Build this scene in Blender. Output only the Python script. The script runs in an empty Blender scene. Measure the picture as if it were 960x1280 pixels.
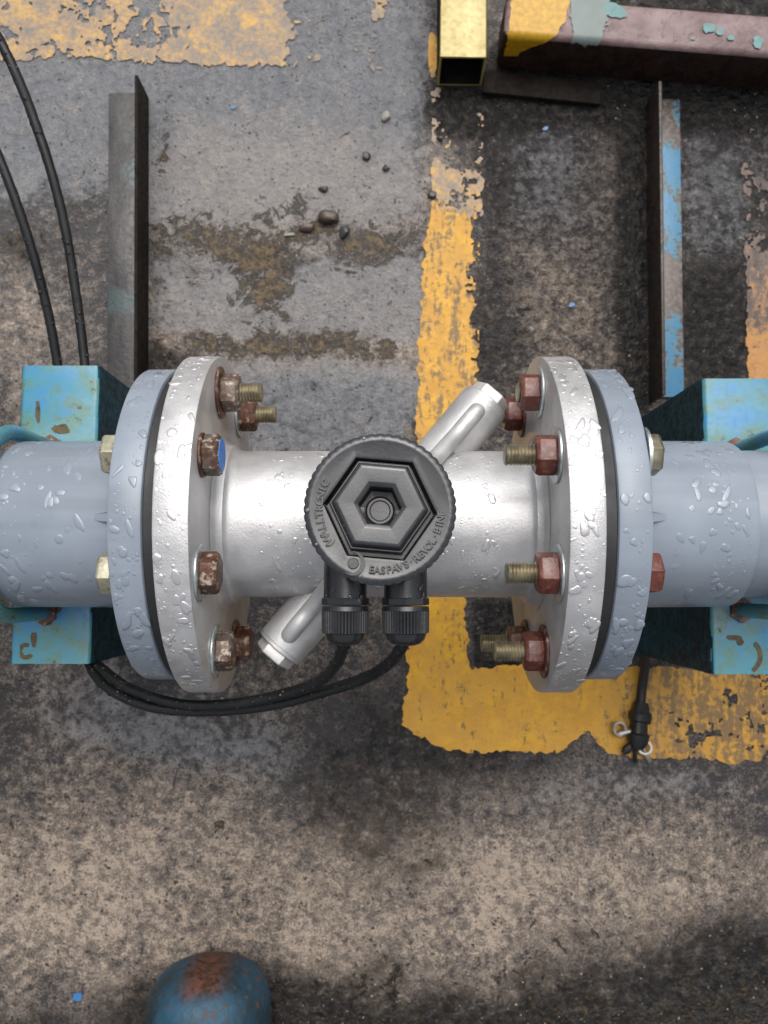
import bpy, bmesh, math, random
import numpy as np
from mathutils import Vector, Matrix
random.seed(7)
SC = bpy.context.scene
COL = SC.collection
R = math.radians
PI = math.pi

# ------------------------------------------------------------------ camera
TILT = R(5.0)                       # looking down, leaning a little towards +Y
FPX = 1029.0                        # focal length in px of the 960x1280 frame
ct, st = math.cos(TILT), math.sin(TILT)
_a, _b = -15.0 / FPX * 0.5, -0.5
CAM = Vector((0.0, -(_a * ct - _b * st), -(_a * st + _b * ct)))
cd = bpy.data.cameras.new('camera')
cam = bpy.data.objects.new('camera', cd)
COL.objects.link(cam)
cam.location = CAM
cam.rotation_euler = (TILT, 0, 0)
cd.sensor_fit = 'VERTICAL'
cd.sensor_height = 36.0
cd.lens = FPX / 1280 * 36.0
cd.clip_start = 0.01
cd.clip_end = 200
cd.dof.use_dof = True
cd.dof.focus_distance = 0.44
cd.dof.aperture_fstop = 14.0
SC.camera = cam

def at(px, py, z):
    """world point on the level plane z that lies on the ray of a place in the 960x1280 photo"""
    dx, dy, dz = (px - 480) / FPX, (640 - py) / FPX, -1.0
    wy, wz = dy * ct - dz * st, dy * st + dz * ct
    t = (z - CAM.z) / wz
    return Vector((CAM.x + dx * t, CAM.y + wy * t, z))

def proj(X, Y, Z):
    x, y, z = X - CAM.x, Y - CAM.y, Z - CAM.z
    cy, cz = y * ct + z * st, -y * st + z * ct
    return 480 + FPX * x / -cz, 640 - FPX * cy / -cz

# ------------------------------------------------------------------ world, sun, exposure
W = bpy.data.worlds.new('World')
SC.world = W
W.use_nodes = True
wn = W.node_tree.nodes; wl = W.node_tree.links
wn.clear()
sky = wn.new('ShaderNodeTexSky'); sky.sky_type = 'NISHITA'; sky.sun_disc = False
sky.sun_elevation = R(62); sky.sun_rotation = R(10)
sky.air_density = 1.0; sky.dust_density = 6.0; sky.ozone_density = 1.0
hs = wn.new('ShaderNodeHueSaturation'); hs.inputs['Saturation'].default_value = 0.35
bg = wn.new('ShaderNodeBackground'); bg.inputs['Strength'].default_value = 0.13
wo = wn.new('ShaderNodeOutputWorld')
wl.new(sky.outputs[0], hs.inputs['Color']); wl.new(hs.outputs[0], bg.inputs[0]); wl.new(bg.outputs[0], wo.inputs[0])
sd = bpy.data.lights.new('sun', 'SUN'); sd.energy = 1.5; sd.angle = R(60); sd.color = (1.0, 0.98, 0.95)
sun = bpy.data.objects.new('sun', sd); COL.objects.link(sun)
sun.rotation_euler = (R(-28), 0, R(-10))
SC.view_settings.view_transform = 'Standard'
SC.view_settings.look = 'None'
SC.view_settings.exposure = 0.27
SC.view_settings.gamma = 1.0
SC.view_settings.use_curve_mapping = False
SC.cycles.use_denoising = True
SC.cycles.max_bounces = 8

GZ = -0.25                          # ground level (pipe axis is z = 0)

# ------------------------------------------------------------------ material helpers
class NT:
    def __init__(s, name):
        s.m = bpy.data.materials.new(name); s.m.use_nodes = True
        s.n = s.m.node_tree.nodes; s.l = s.m.node_tree.links
        s.b = s.n['Principled BSDF']; s.o = s.n['Material Output']
        s._co = None
    def set(s, node, key, v):
        if v is None: return
        if hasattr(v, 'links') or isinstance(v, bpy.types.NodeSocket): s.l.new(v, node.inputs[key])
        else:
            if isinstance(v, tuple) and len(v) == 3 and node.inputs[key].type == 'RGBA': v = v + (1,)
            node.inputs[key].default_value = v
    def co(s):
        if s._co is None:
            s._co = s.n.new('ShaderNodeTexCoord').outputs['Object']
        return s._co
    def noise(s, scale, detail=4, rough=0.55, dist=0.0, off=(0, 0, 0), stretch=(1, 1, 1)):
        mp = s.n.new('ShaderNodeMapping'); s.l.new(s.co(), mp.inputs[0])
        mp.inputs['Location'].default_value = off; mp.inputs['Scale'].default_value = stretch
        t = s.n.new('ShaderNodeTexNoise'); s.l.new(mp.outputs[0], t.inputs['Vector'])
        t.inputs['Scale'].default_value = scale; t.inputs['Detail'].default_value = detail
        t.inputs['Roughness'].default_value = rough; t.inputs['Distortion'].default_value = dist
        return t.outputs[0]
    def voro(s, scale, off=(0, 0, 0), feature='F1'):
        mp = s.n.new('ShaderNodeMapping'); s.l.new(s.co(), mp.inputs[0]); mp.inputs['Location'].default_value = off
        t = s.n.new('ShaderNodeTexVoronoi'); s.l.new(mp.outputs[0], t.inputs['Vector'])
        t.inputs['Scale'].default_value = scale; t.feature = feature
        return t.outputs['Distance']
    def ramp(s, f, lo, hi, a=0.0, b=1.0):
        r = s.n.new('ShaderNodeMapRange'); s.set(r, 'Value', f)
        r.inputs['From Min'].default_value = lo; r.inputs['From Max'].default_value = hi
        r.inputs['To Min'].default_value = a; r.inputs['To Max'].default_value = b
        r.interpolation_type = 'SMOOTHSTEP'
        return r.outputs[0]
    def math(s, op, a, b=0.0):
        m = s.n.new('ShaderNodeMath'); m.operation = op
        s.set(m, 0, a); s.set(m, 1, b); return m.outputs[0]
    def mix(s, f, a, b):
        m = s.n.new('ShaderNodeMix'); m.data_type = 'RGBA'
        s.set(m, 0, f); s.set(m, 6, a); s.set(m, 7, b); return m.outputs[2]
    def attr(s, name):
        a = s.n.new('ShaderNodeAttribute'); a.attribute_name = name; return a.outputs['Fac']
    def bump(s, h, strength, dist=0.001, prev=None):
        b = s.n.new('ShaderNodeBump'); b.inputs['Strength'].default_value = strength
        b.inputs['Distance'].default_value = dist; s.set(b, 'Height', h)
        if prev is not None: s.l.new(prev, b.inputs['Normal'])
        return b.outputs[0]
    def out(s, color=None, rough=None, metal=None, normal=None, **kw):
        s.set(s.b, 'Base Color', color); s.set(s.b, 'Roughness', rough); s.set(s.b, 'Metallic', metal)
        if normal is not None: s.l.new(normal, s.b.inputs['Normal'])
        for k, v in kw.items(): s.set(s.b, k.replace('_', ' '), v)
        return s.m

MAT = {}
def mat_silver():
    t = NT('silver_paint')
    n = t.noise(60, 5); f = t.noise(900, 2)
    c = t.mix(t.ramp(n, .35, .7), (.49, .487, .488), (.59, .586, .587))
    sp = t.ramp(t.noise(420, 3, .7, off=(3, 1, 2)), .70, .78)
    c = t.mix(t.math('MULTIPLY', sp, .45), c, (.30, .29, .28))
    d = t.ramp(t.noise(26, 5, .65, 0, (4, 8, 1), (.5, 1, 1)), .50, .72)
    c = t.mix(t.math('MULTIPLY', d, .35), c, (.42, .40, .385))
    return t.out(c, t.ramp(n, .3, .7, .42, .56), .60, t.bump(f, .35, .0005, t.bump(t.noise(300, 4, .7), .18, .0006)), Coat_Weight=.2, Coat_Roughness=.12)
def mat_grey():
    t = NT('grey_pvc')
    n = t.noise(35, 4); n2 = t.noise(38, 4, off=(5, 2, 1), stretch=(.10, 1, 1))
    c = t.mix(t.ramp(n, .3, .75), (.215, .250, .298), (.250, .288, .340))
    c = t.mix(t.ramp(n2, .48, .66, 0, .55), c, (.175, .200, .235))
    return t.out(c, t.ramp(n, .3, .7, .26, .40), 0, t.bump(t.noise(500, 2), .08, .0003))
def mat_black(name, base, rough, coat=0.0):
    t = NT(name)
    n = t.noise(120, 5); sm = t.noise(30, 4, off=(1, 7, 3))
    c = t.mix(t.ramp(n, .3, .8), tuple(x * .8 for x in base), tuple(x * 1.25 for x in base))
    r = t.ramp(sm, .35, .65, rough - .1, rough + .12)
    return t.out(c, r, 0, t.bump(t.noise(700, 3), .18, .0004), Coat_Weight=coat, Coat_Roughness=.08)
def mat_rust(name, a, b, c2, rough=.55, metal=0.0):
    t = NT(name)
    n = t.noise(110, 6, .65); n2 = t.noise(260, 4, .6, off=(4, 4, 4))
    c = t.mix(t.ramp(n, .36, .62), a, b)
    c = t.mix(t.ramp(n2, .52, .68, 0, .8), c, c2)
    return t.out(c, t.ramp(n2, .3, .7, rough - .15, rough + .15), metal, t.bump(n2, .5, .0006))
def mat_zinc(name, a, b, rough=.35):
    t = NT(name)
    n = t.noise(150, 5)
    c = t.mix(t.ramp(n, .35, .7), a, b)
    return t.out(c, t.ramp(n, .3, .7, rough - .08, rough + .15), .85, t.bump(n, .2, .0003))
def mat_blue(name='blue_paint'):
    t = NT(name)
    big = t.noise(22, 4, .6); mid = t.noise(75, 6, .65, off=(2, 9, 1)); fine = t.noise(260, 4, .6)
    c = t.mix(t.ramp(big, .40, .58), (.030, .205, .410), (.055, .225, .275))
    c = t.mix(t.ramp(mid, .46, .60, 0, .80), c, (.085, .185, .135))
    rust = t.ramp(t.math('ADD', t.math('MULTIPLY', mid, .6), t.math('MULTIPLY', fine, .4)), .595, .66)
    c = t.mix(rust, c, (.085, .055, .020))
    h = t.math('SUBTRACT', 1.0, rust)
    return t.out(c, t.ramp(fine, .3, .7, .25, .5), 0, t.bump(fine, .15, .0004, t.bump(h, .5, .0006)), Coat_Weight=.3, Coat_Roughness=.15)
MAT['silver'] = mat_silver()
MAT['grey'] = mat_grey()
MAT['lid'] = mat_black('black_nylon', (.026, .027, .030), .30, .45)
MAT['gland'] = mat_black('black_gland_plastic', (.014, .015, .017), .33, .3)
MAT['cable'] = mat_black('black_cable_sheath', (.004, .0045, .005), .5, .08)
MAT['rubber'] = mat_black('black_rubber', (.018, .018, .020), .55)
MAT['redrust'] = mat_rust('red_rust', (.085, .022, .016), (.135, .038, .027), (.22, .11, .075), .36)
MAT['darkrust'] = mat_rust('dark_rust', (.070, .022, .014), (.13, .062, .040), (.42, .36, .28), .42, .25)
MAT['steelrust'] = mat_rust('tarnished_bolt_steel', (.16, .125, .105), (.10, .050, .035), (.50, .45, .37), .38, .45)
MAT['steel'] = mat_zinc('plain_washer_zinc', (.52, .58, .58), (.66, .72, .72), .28)
MAT['yzinc'] = mat_zinc('yellow_zinc', (.28, .25, .175), (.42, .375, .27), .36)
MAT['whead'] = mat_rust('pale_zinc_with_rust', (.40, .38, .28), (.30, .29, .21), (.16, .09, .05), .4, .4)
MAT['blue'] = mat_blue()
def mat_drop(name, base, metal, rough):
    # clear water film domed over its host: the host's own colour under a smooth wet coat
    t = NT(name)
    return t.out(base, rough, metal, None, Coat_Weight=.8, Coat_Roughness=.07, Coat_IOR=1.33)
MAT['water_silver'] = mat_drop('water_on_silver', (.62, .61, .61), .70, .30)
MAT['water_grey'] = mat_drop('water_on_grey', (.215, .250, .300), 0, .22)
MAT['water_black'] = mat_drop('water_on_black', (.042, .043, .047), 0, .12)
MAT['shadedblue'] = mat_rust('dark_blue_shaded_side', (.012, .030, .036), (.018, .060, .085), (.014, .016, .014), .5)  # support side faces: darker copy of the blue, shade put into the colour
def mat_plain(name, c, rough, metal=0, nscale=90, var=.25, bump=.2):
    t = NT(name); n = t.noise(nscale, 5)
    return t.out(t.mix(n, tuple(x * (1 - var) for x in c), tuple(min(1, x * (1 + var)) for x in c)), rough, metal, t.bump(t.noise(nscale * 4, 3), bump, .0005))
MAT['bluedot'] = mat_plain('blue_marker_paint', (.04, .21, .62), .5)
MAT['plug'] = mat_plain('pale_plug_metal', (.62, .61, .58), .42, .45)
MAT['seam'] = mat_plain('dark_seam', (.06, .06, .06), .6)

# ------------------------------------------------------------------ mesh helpers
def tag(o, label=None, cat=None, group=None, kind=None):
    if label: o['label'] = label
    if cat: o['category'] = cat
    if group: o['group'] = group
    if kind: o['kind'] = kind
    return o
def thing(name, label, cat, loc=(0, 0, 0), group=None):
    o = bpy.data.objects.new(name, None); COL.objects.link(o)
    o.empty_display_size = .02
    o.location = loc
    return tag(o, label, cat, group)
def link(name, me, m, parent=None, smooth=35):
    """link mesh (built in world coordinates) as one object, child keeps world place"""
    if smooth is not None:
        me.shade_smooth(); me.set_sharp_from_angle(angle=R(smooth))
    if m is not None: me.materials.append(MAT[m] if isinstance(m, str) else m)
    o = bpy.data.objects.new(name, me); COL.objects.link(o)
    if parent is not None:
        off = Vector((0, 0, 0)); p = parent
        while p is not None:
            off += p.location; p = p.parent
        o.parent = parent
        o.location = -off
    return o
def from_bm(bm, name):
    me = bpy.data.meshes.new(name); bm.normal_update(); bm.to_mesh(me); bm.free(); return me
def pydata(name, v, f):
    me = bpy.data.meshes.new(name); me.from_pydata([tuple(p) for p in v], [], f); me.update(); return me

def lathe_into(bm, prof, M, segs=48, mod=None, close=False):
    """prof: (axial, radius); axis is local +Z of matrix M; mod(angle, i)->radius factor"""
    rings = []
    for i, (a, r) in enumerate(prof):
        if r < 1e-6:
            rings.append([bm.verts.new(M @ Vector((0, 0, a)))]); continue
        ring = []
        for k in range(segs):
            th = 2 * PI * k / segs
            q = r * (mod(th, i) if mod else 1)
            ring.append(bm.verts.new(M @ Vector((q * math.cos(th), q * math.sin(th), a))))
        rings.append(ring)
    pairs = list(zip(rings[:-1], rings[1:]))
    if close: pairs.append((rings[-1], rings[0]))
    for A, B in pairs:
        for k in range(segs):
            k2 = (k + 1) % segs
            if len(A) == 1 and len(B) == 1: continue
            if len(A) == 1: bm.faces.new((A[0], B[k2], B[k]))
            elif len(B) == 1: bm.faces.new((A[k], A[k2], B[0]))
            else: bm.faces.new((A[k], A[k2], B[k2], B[k]))
    return bm
def axisM(p, d, up=(0, 0, 1)):
    d = Vector(d).normalized(); u = Vector(up)
    x = u.cross(d)
    if x.length < 1e-4: x = Vector((1, 0, 0)).cross(d)
    x.normalize(); y = d.cross(x)
    M = Matrix((x, y, d)).transposed().to_4x4(); M.translation = Vector(p)
    return M
def lathe(name, prof, p, d, m, parent=None, segs=48, mod=None, smooth=35, close=False, bevel=None):
    bm = bmesh.new(); lathe_into(bm, prof, axisM(p, d), segs, mod, close)
    if bevel: bmesh.ops.bevel(bm, geom=list(bm.edges), offset=bevel, segments=2, affect='EDGES', profile=.6)
    bmesh.ops.recalc_face_normals(bm, faces=bm.faces)
    return link(name, from_bm(bm, name), m, parent, smooth)
def box_bm(bm, lo, hi, M=None, bevel=0.0, segs=2):
    g = bmesh.ops.create_cube(bm, size=1.0)
    vs = g['verts']
    c = (Vector(lo) + Vector(hi)) / 2; s = Vector(hi) - Vector(lo)
    for v in vs:
        v.co = Vector((v.co.x * s.x, v.co.y * s.y, v.co.z * s.z)) + c
    if bevel:
        es = list({e for v in vs for e in v.link_edges})
        r = bmesh.ops.bevel(bm, geom=es, offset=bevel, segments=segs, affect='EDGES', profile=.5)
        vs = list({v for f in r['faces'] for v in f.verts} | {v for v in vs if v.is_valid})
    if M is not None:
        for v in vs: v.co = M @ v.co
    return vs
def catmull(pts, n=10):
    pts = [Vector(p) for p in pts]; P = [2 * pts[0] - pts[1]] + pts + [2 * pts[-1] - pts[-2]]
    out = []
    for i in range(1, len(P) - 2):
        a, b, c, d = P[i - 1:i + 3]
        for k in range(n):
            t = k / n
            out.append(.5 * ((2 * b) + (c - a) * t + (2 * a - 5 * b + 4 * c - d) * t * t + (3 * b - a - 3 * c + d) * t ** 3))
    out.append(pts[-1]); return out
def tube_into(bm, path, r, segs=12, wob=0.0, cap=True):
    rings = []; prev = None
    for i, p in enumerate(path):
        d = (path[min(i + 1, len(path) - 1)] - path[max(i - 1, 0)]).normalized()
        if prev is None:
            x = d.orthogonal().normalized()
        else:
            x = (prev - d * prev.dot(d)).normalized()
        prev = x; y = d.cross(x)
        rr = r[i] if isinstance(r, (list, tuple)) else r
        ring = []
        for k in range(segs):
            q = rr * (1 + wob * random.uniform(-1, 1))
            th = 2 * PI * k / segs
            ring.append(bm.verts.new(p + x * (q * math.cos(th)) + y * (q * math.sin(th))))
        rings.append(ring)
    for A, B in zip(rings[:-1], rings[1:]):
        for k in range(segs):
            bm.faces.new((A[k], A[(k + 1) % segs], B[(k + 1) % segs], B[k]))
    if cap:
        bm.faces.new(rings[0][::-1]); bm.faces.new(rings[-1])
def tube(name, pts, r, m, parent=None, segs=12, n=10, wob=0.0, smooth=60):
    bm = bmesh.new(); tube_into(bm, catmull(pts, n), r, segs, wob)
    bmesh.ops.recalc_face_normals(bm, faces=bm.faces)
    return link(name, from_bm(bm, name), m, parent, smooth)

# numpy value noise
def vnoise(x, y, seed):
    rs = np.random.RandomState(seed); T = rs.rand(256, 256)
    xi = np.floor(x).astype(int); yi = np.floor(y).astype(int)
    fx = x - xi; fy = y - yi; fx = fx * fx * (3 - 2 * fx); fy = fy * fy * (3 - 2 * fy)
    g = lambda a, b: T[a % 256, b % 256]
    return (g(xi, yi) * (1 - fx) + g(xi + 1, yi) * fx) * (1 - fy) + (g(xi, yi + 1) * (1 - fx) + g(xi + 1, yi + 1) * fx) * fy
def fbm(x, y, s, seed, octs=4, gain=.55):
    o = 0; a = 1; t = 0
    for k in range(octs):
        o = o + a * vnoise(x / s * 2 ** k + 17 * k, y / s * 2 ** k + 31 * k, seed + k); t += a; a *= gain
    return o / t                                # 0..1
def sstep(a, b, x):
    t = np.clip((x - a) / (b - a), 0, 1); return t * t * (3 - 2 * t)

def iso_sheet(name, xs, ys, F, P3, m, parent=None):
    """sheet of the cells where F>0, cut along F=0. P3(x,y)->3D"""
    nx, ny = len(xs), len(ys); verts = []; faces = []; cache = {}
    def gv(i, j):
        k = (i, j)
        if k not in cache: cache[k] = len(verts); verts.append(P3(xs[i], ys[j]))
        return cache[k]
    def ev(i, j, i2, j2):
        k = (i, j, i2, j2) if (i, j) < (i2, j2) else (i2, j2, i, j)
        if k not in cache:
            a, b = F[j, i], F[j2, i2]; t = a / (a - b)
            if (i, j) > (i2, j2): pass
            cache[k] = len(verts)
            verts.append(P3(xs[i] + (xs[i2] - xs[i]) * t, ys[j] + (ys[j2] - ys[j]) * t))
        return cache[k]
    pos = F > 0
    anyp = pos[:-1, :-1] | pos[1:, :-1] | pos[:-1, 1:] | pos[1:, 1:]
    for j, i in zip(*np.nonzero(anyp)):
        cs = [(i, j), (i + 1, j), (i + 1, j + 1), (i, j + 1)]
        poly = []
        for q in range(4):
            a = cs[q]; b = cs[(q + 1) % 4]
            pa, pb = pos[a[1], a[0]], pos[b[1], b[0]]
            if pa: poly.append(gv(*a))
            if pa != pb: poly.append(ev(*a, *b))
        if len(poly) >= 3: faces.append(poly)
    if not faces: return None
    me = pydata(name, verts, faces)
    return link(name, me, m, parent, None)

# ------------------------------------------------------------------ GROUND
xr = np.arange(-.46, .4601, .004); yr = np.arange(-.52, .5601, .004)
ext = np.array([.02, .06, .15, .4, 1, 2.5, 6, 14, 30])
xs = np.concatenate([xr[0] - ext[::-1], xr, xr[-1] + ext]); ys = np.concatenate([yr[0] - ext[::-1], yr, yr[-1] + ext])
GX, GY = np.meshgrid(xs, ys)
PX, PY = proj(np.clip(GX, -.6, .6), np.clip(GY, -.6, .6), GZ)
wpx = (fbm(PX, PY, 60, 90) - .5) * 60; wpy = (fbm(PX, PY, 60, 95) - .5) * 60
def boxm(x0, y0, x1, y1, s=25, w=1.0):
    a, b = PX + wpx * w, PY + wpy * w
    return sstep(x0 - s, x0 + s, a) * (1 - sstep(x1 - s, x1 + s, a)) * sstep(y0 - s, y0 + s, b) * (1 - sstep(y1 - s, y1 + s, b))
def blob(cx, cy, rx, ry, w=.8, p=1.0):
    d = np.hypot((PX + wpx * w - cx) / rx, (PY + wpy * w - cy) / ry)
    return np.clip(1.25 - d, 0, 1) ** p
mx = np.maximum
slick = np.clip(boxm(-200, -200, 535, 255, 60) + .45 * boxm(180, 230, 535, 345, 40) + .62 * blob(250, 930, 240, 60) + .50 * blob(800, 985, 280, 50) + .55 * blob(120, 860, 160, 60) + .35 * blob(60, 480, 160, 120)
                + .62 * boxm(845, 150, 950, 330, 40) + .85 * boxm(190, 335, 535, 425, 20) + .30 * blob(330, 1020, 110, 90) + .35 * blob(700, 1060, 90, 60) + .85 * boxm(230, 450, 530, 580, 20) + .60 * blob(690, 230, 90, 130), 0, 1)
tan = np.clip(.8 * boxm(200, 180, 535, 330, 50) + .7 * blob(300, 230, 60, 40) + 1.0 * blob(120, 1130, 340, 160) + 1.0 * blob(560, 1110, 360, 170) + .6 * blob(330, 210, 170, 80) + .7 * blob(720, 370, 75, 130) + .8 * blob(560, 200, 45, 60)
              + .7 * boxm(180, 345, 540, 480, 20) + .6 * blob(40, 420, 90, 120) + .6 * blob(860, 1080, 160, 110) + .35 * blob(60, 700, 100, 300), 0, 1)
dark = np.clip(boxm(540, 85, 1200, 165, 26, .6) + .38 * boxm(600, 100, 650, 500, 26, 1.4) + .9 * boxm(772, 120, 812, 520, 14, .4) + .80 * boxm(850, 330, 935, 520, 40)  # first box: wet ground and painted shade in front of the bar
               + 1.0 * boxm(350, 1238, 1400, 1700, 80, 1.5) + .5 * boxm(-300, 1270, 330, 1700, 60) + .42 * blob(470, 985, 150, 170) + .45 * blob(900, 1200, 220, 90) + .35 * blob(650, 930, 120, 60) + .95 * boxm(590, 750, 720, 835, 10, .25)  # shade painted along the bottom edge and under the meter
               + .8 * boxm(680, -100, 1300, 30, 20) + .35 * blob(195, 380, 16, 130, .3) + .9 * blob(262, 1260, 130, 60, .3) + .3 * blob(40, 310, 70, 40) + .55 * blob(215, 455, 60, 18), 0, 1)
moss_and_shade = np.clip(.55 * boxm(178, 278, 300, 325, 18, 1.0) + .82 * blob(325, 350, 46, 90, 1.0) + .85 * boxm(240, 422, 495, 448, 12, 1.0) + .62 * boxm(430, 292, 535, 334, 16, 1.0)
               + .5 * blob(400, 280, 45, 26) + .5 * blob(10, 310, 70, 50) + .6 * blob(205, 170, 9, 80, .3) + .42 * boxm(380, 1215, 1300, 1700, 70)  # last box browns the bottom edge, part of its painted shade
               + .22 * blob(350, 300, 170, 60) + .5 * blob(365, 560, 20, 30) + .4 * blob(205, 470, 40, 90), 0, 1)
ripm = boxm(600, 60, 1300, 540, 30)
wetm = np.clip(boxm(-300, -300, 1300, 500, 60) * .8 + .7 * boxm(540, 60, 1300, 520, 30) + .45 * blob(600, 980, 500, 110), 0, 1)
spx, spy = PX, PY
faces = []
nX, nY = len(xs), len(ys)
idx = np.arange(nX * nY).reshape(nY, nX)
quads = np.stack([idx[:-1, :-1], idx[:-1, 1:], idx[1:, 1:], idx[1:, :-1]], -1).reshape(-1, 4)
me = bpy.data.meshes.new('ground')
zz = np.full_like(GX, GZ)
rel = (fbm(GX * 1000, GY * 1000, 30, 5, 4) - .5) * .0012
zz = zz + rel * (np.hypot(GX, GY) < .9)
me.from_pydata(np.stack([GX, GY, zz], -1).reshape(-1, 3).tolist(), [], quads.tolist())
for nm, arr in (('slick', slick), ('tan', tan), ('dark', dark), ('moss_and_shade', moss_and_shade), ('wet', wetm), ('rip', ripm)):
    a = me.attributes.new(nm, 'FLOAT', 'POINT'); a.data.foreach_set('value', arr.reshape(-1).astype(np.float32))
def mat_ground():
    t = NT('wet_concrete')
    big = t.noise(9, 5, .6); mid = t.noise(40, 8, .72, .3, (3, 1, 0)); fine = t.noise(135, 7, .72, .2, (7, 2, 0)); grit = t.noise(480, 4, .8, 0, (1, 5, 0))
    sl, ta, dk, ms, wt = (t.attr(k) for k in ('slick', 'tan', 'dark', 'moss_and_shade', 'wet'))
    def s0(v, k): return t.math('MULTIPLY', t.math('SUBTRACT', v, .5), k)
    # tan, light sandy wear over dark wet cement
    s1 = t.math('ADD', t.math('ADD', s0(mid, .42), s0(fine, .95)), t.math('ADD', s0(grit, .75), t.math('ADD', s0(big, .40), s0(ta, .20))))
    c = t.mix(t.ramp(s1, -.14, .06), (.036, .033, .034), (.190, .154, .126))
    c = t.mix(t.ramp(s1, .04, .22, 0, .9), c, (.47, .38, .295))
    # bluish grey cement film
    s2 = t.math('ADD', sl, t.math('ADD', s0(mid, 1.4), s0(fine, 1.2)))
    filmc = t.mix(t.ramp(fine, .3, .72), (.130, .138, .152), (.222, .231, .248))
    filmc = t.mix(t.ramp(t.math('ADD', s0(grit, 1), s0(mid, .8)), .06, .16, 0, .55), filmc, (.40, .34, .28))
    filmc = t.mix(t.math('MULTIPLY', ta, .45), filmc, (.33, .29, .26))
    c = t.mix(t.ramp(s2, .34, .85, 0, .88), c, filmc)
    # dark zones: wet ground, plus painted shade near bar, meter and bottom edge
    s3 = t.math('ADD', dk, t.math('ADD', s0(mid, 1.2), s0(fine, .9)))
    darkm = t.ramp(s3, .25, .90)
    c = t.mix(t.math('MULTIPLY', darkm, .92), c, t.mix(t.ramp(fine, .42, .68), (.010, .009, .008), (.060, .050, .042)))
    # mossy patches and mud, and the brown of the painted shade at the bottom edge
    mo = t.noise(62, 8, .74, .9, (8, 4, 0))
    s4 = t.math('ADD', ms, t.math('ADD', s0(mo, 3.4), t.math('ADD', s0(fine, 1.2), s0(mid, .8))))
    moss_shade_m = t.ramp(s4, .46, .56)
    mc = t.mix(t.ramp(s4, .56, 1.15), (.011, .008, .004), (.14, .088, .034))
    mc = t.mix(t.ramp(fine, .52, .42, 0, .8), mc, (.012, .008, .004))
    mc = t.mix(t.ramp(grit, .58, .66, 0, .6), mc, (.30, .22, .13))
    c = t.mix(t.math('MULTIPLY', moss_shade_m, .96), c, mc)
    # a darker damp halo round the mud
    halo = t.math('MULTIPLY', t.ramp(s4, .25, .44), t.math('SUBTRACT', 1.0, moss_shade_m))
    c = t.mix(t.math('MULTIPLY', halo, .15), c, (.06, .048, .038))
    # pits, cracks and grains
    pit = t.ramp(t.voro(170, (2, 3, 0)), .10, .26, 1, 0)
    pit = t.math('MULTIPLY', pit, t.ramp(t.noise(60, 3, .5, 0, (9, 9, 0)), .50, .60))
    c = t.mix(t.math('MULTIPLY', pit, .85), c, (.018, .015, .013))
    gr = t.ramp(t.voro(360, (5, 1, 0)), .08, .2, 1, 0)
    gr = t.math('MULTIPLY', gr, t.ramp(t.noise(90, 3, .5, 0, (4, 8, 0)), .52, .64))
    c = t.mix(t.math('MULTIPLY', gr, .7), c, (.50, .43, .35))
    wetn = t.math('MULTIPLY', wt, t.ramp(t.noise(26, 4, .6, 0, (12, 3, 0)), .32, .55, .35, 1))
    rough = t.math('SUBTRACT', t.ramp(fine, .3, .7, .42, .64), t.math('MULTIPLY', t.math('MAXIMUM', wetn, darkm), .18))
    rough = t.math('MAXIMUM', rough, .2)
    lump = t.math('MULTIPLY', t.ramp(t.noise(130, 4, .6, 0, (6, 6, 0)), .3, .7), t.math('ADD', .15, t.math('ADD', darkm, t.math('MULTIPLY', t.attr('rip'), 1.2))))
    nrm = t.bump(t.math('ADD', mid, t.math('MULTIPLY', fine, .5)), .8, .006)
    nrm = t.bump(lump, .9, .009, nrm)
    cn = nrm
    nrm = t.bump(grit, .7, .0018, nrm)
    nrm = t.bump(t.math('SUBTRACT', 1.0, pit), .8, .0025, nrm)
    t.l.new(cn, t.b.inputs['Coat Normal'])
    return t.out(c, rough, 0, nrm, Coat_Weight=wetn, Coat_Roughness=.06, Coat_IOR=1.45)
MAT['ground'] = mat_ground()
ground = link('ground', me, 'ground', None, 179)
tag(ground, kind='structure', label='wet mottled concrete yard floor')

# ---- yellow floor markings, worn paint as thin cut sheets just above the ground
def mat_yellow():
    t = NT('worn_yellow_paint')
    mid = t.noise(55, 6, .68, .3); fine = t.noise(200, 6, .72, 0, (4, 1, 0)); big = t.noise(14, 3, .5, 0, (2, 2, 0))
    c = t.mix(t.ramp(mid, .35, .65), (.50, .245, .016), (.64, .335, .010))
    streak = t.noise(150, 5, .7, .2, (6, 1, 0), (1, .22, 1))
    c = t.mix(t.ramp(big, .47, .62, 0, .5), c, (.50, .265, .035))
    sp = t.n.new('ShaderNodeSeparateXYZ'); t.l.new(t.co(), sp.inputs[0])
    # traffic wear: the far right of the band and the narrow stripe are rubbed thin
    wear = t.math('MAXIMUM', t.ramp(sp.outputs[0], .195, .245), t.ramp(sp.outputs[1], -.07, .04, 0, .55))
    d = t.math('ADD', t.math('MULTIPLY', mid, .35), t.math('MULTIPLY', fine, .65))
    d = t.math('ADD', t.math('MULTIPLY', d, .6), t.math('MULTIPLY', streak, .4))
    d2 = t.math('ADD', d, t.math('MULTIPLY', wear, .075))
    c = t.mix(t.ramp(d2, .52, .61, 0, .85), c, (.080, .062, .048))
    c = t.mix(t.math('MULTIPLY', wear, .22), c, (.38, .21, .05))
    return t.out(c, t.ramp(fine, .3, .7, .35, .6), 0, t.bump(t.math('ADD', mid, fine), .5, .002))
MAT['yellow'] = mat_yellow()
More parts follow.
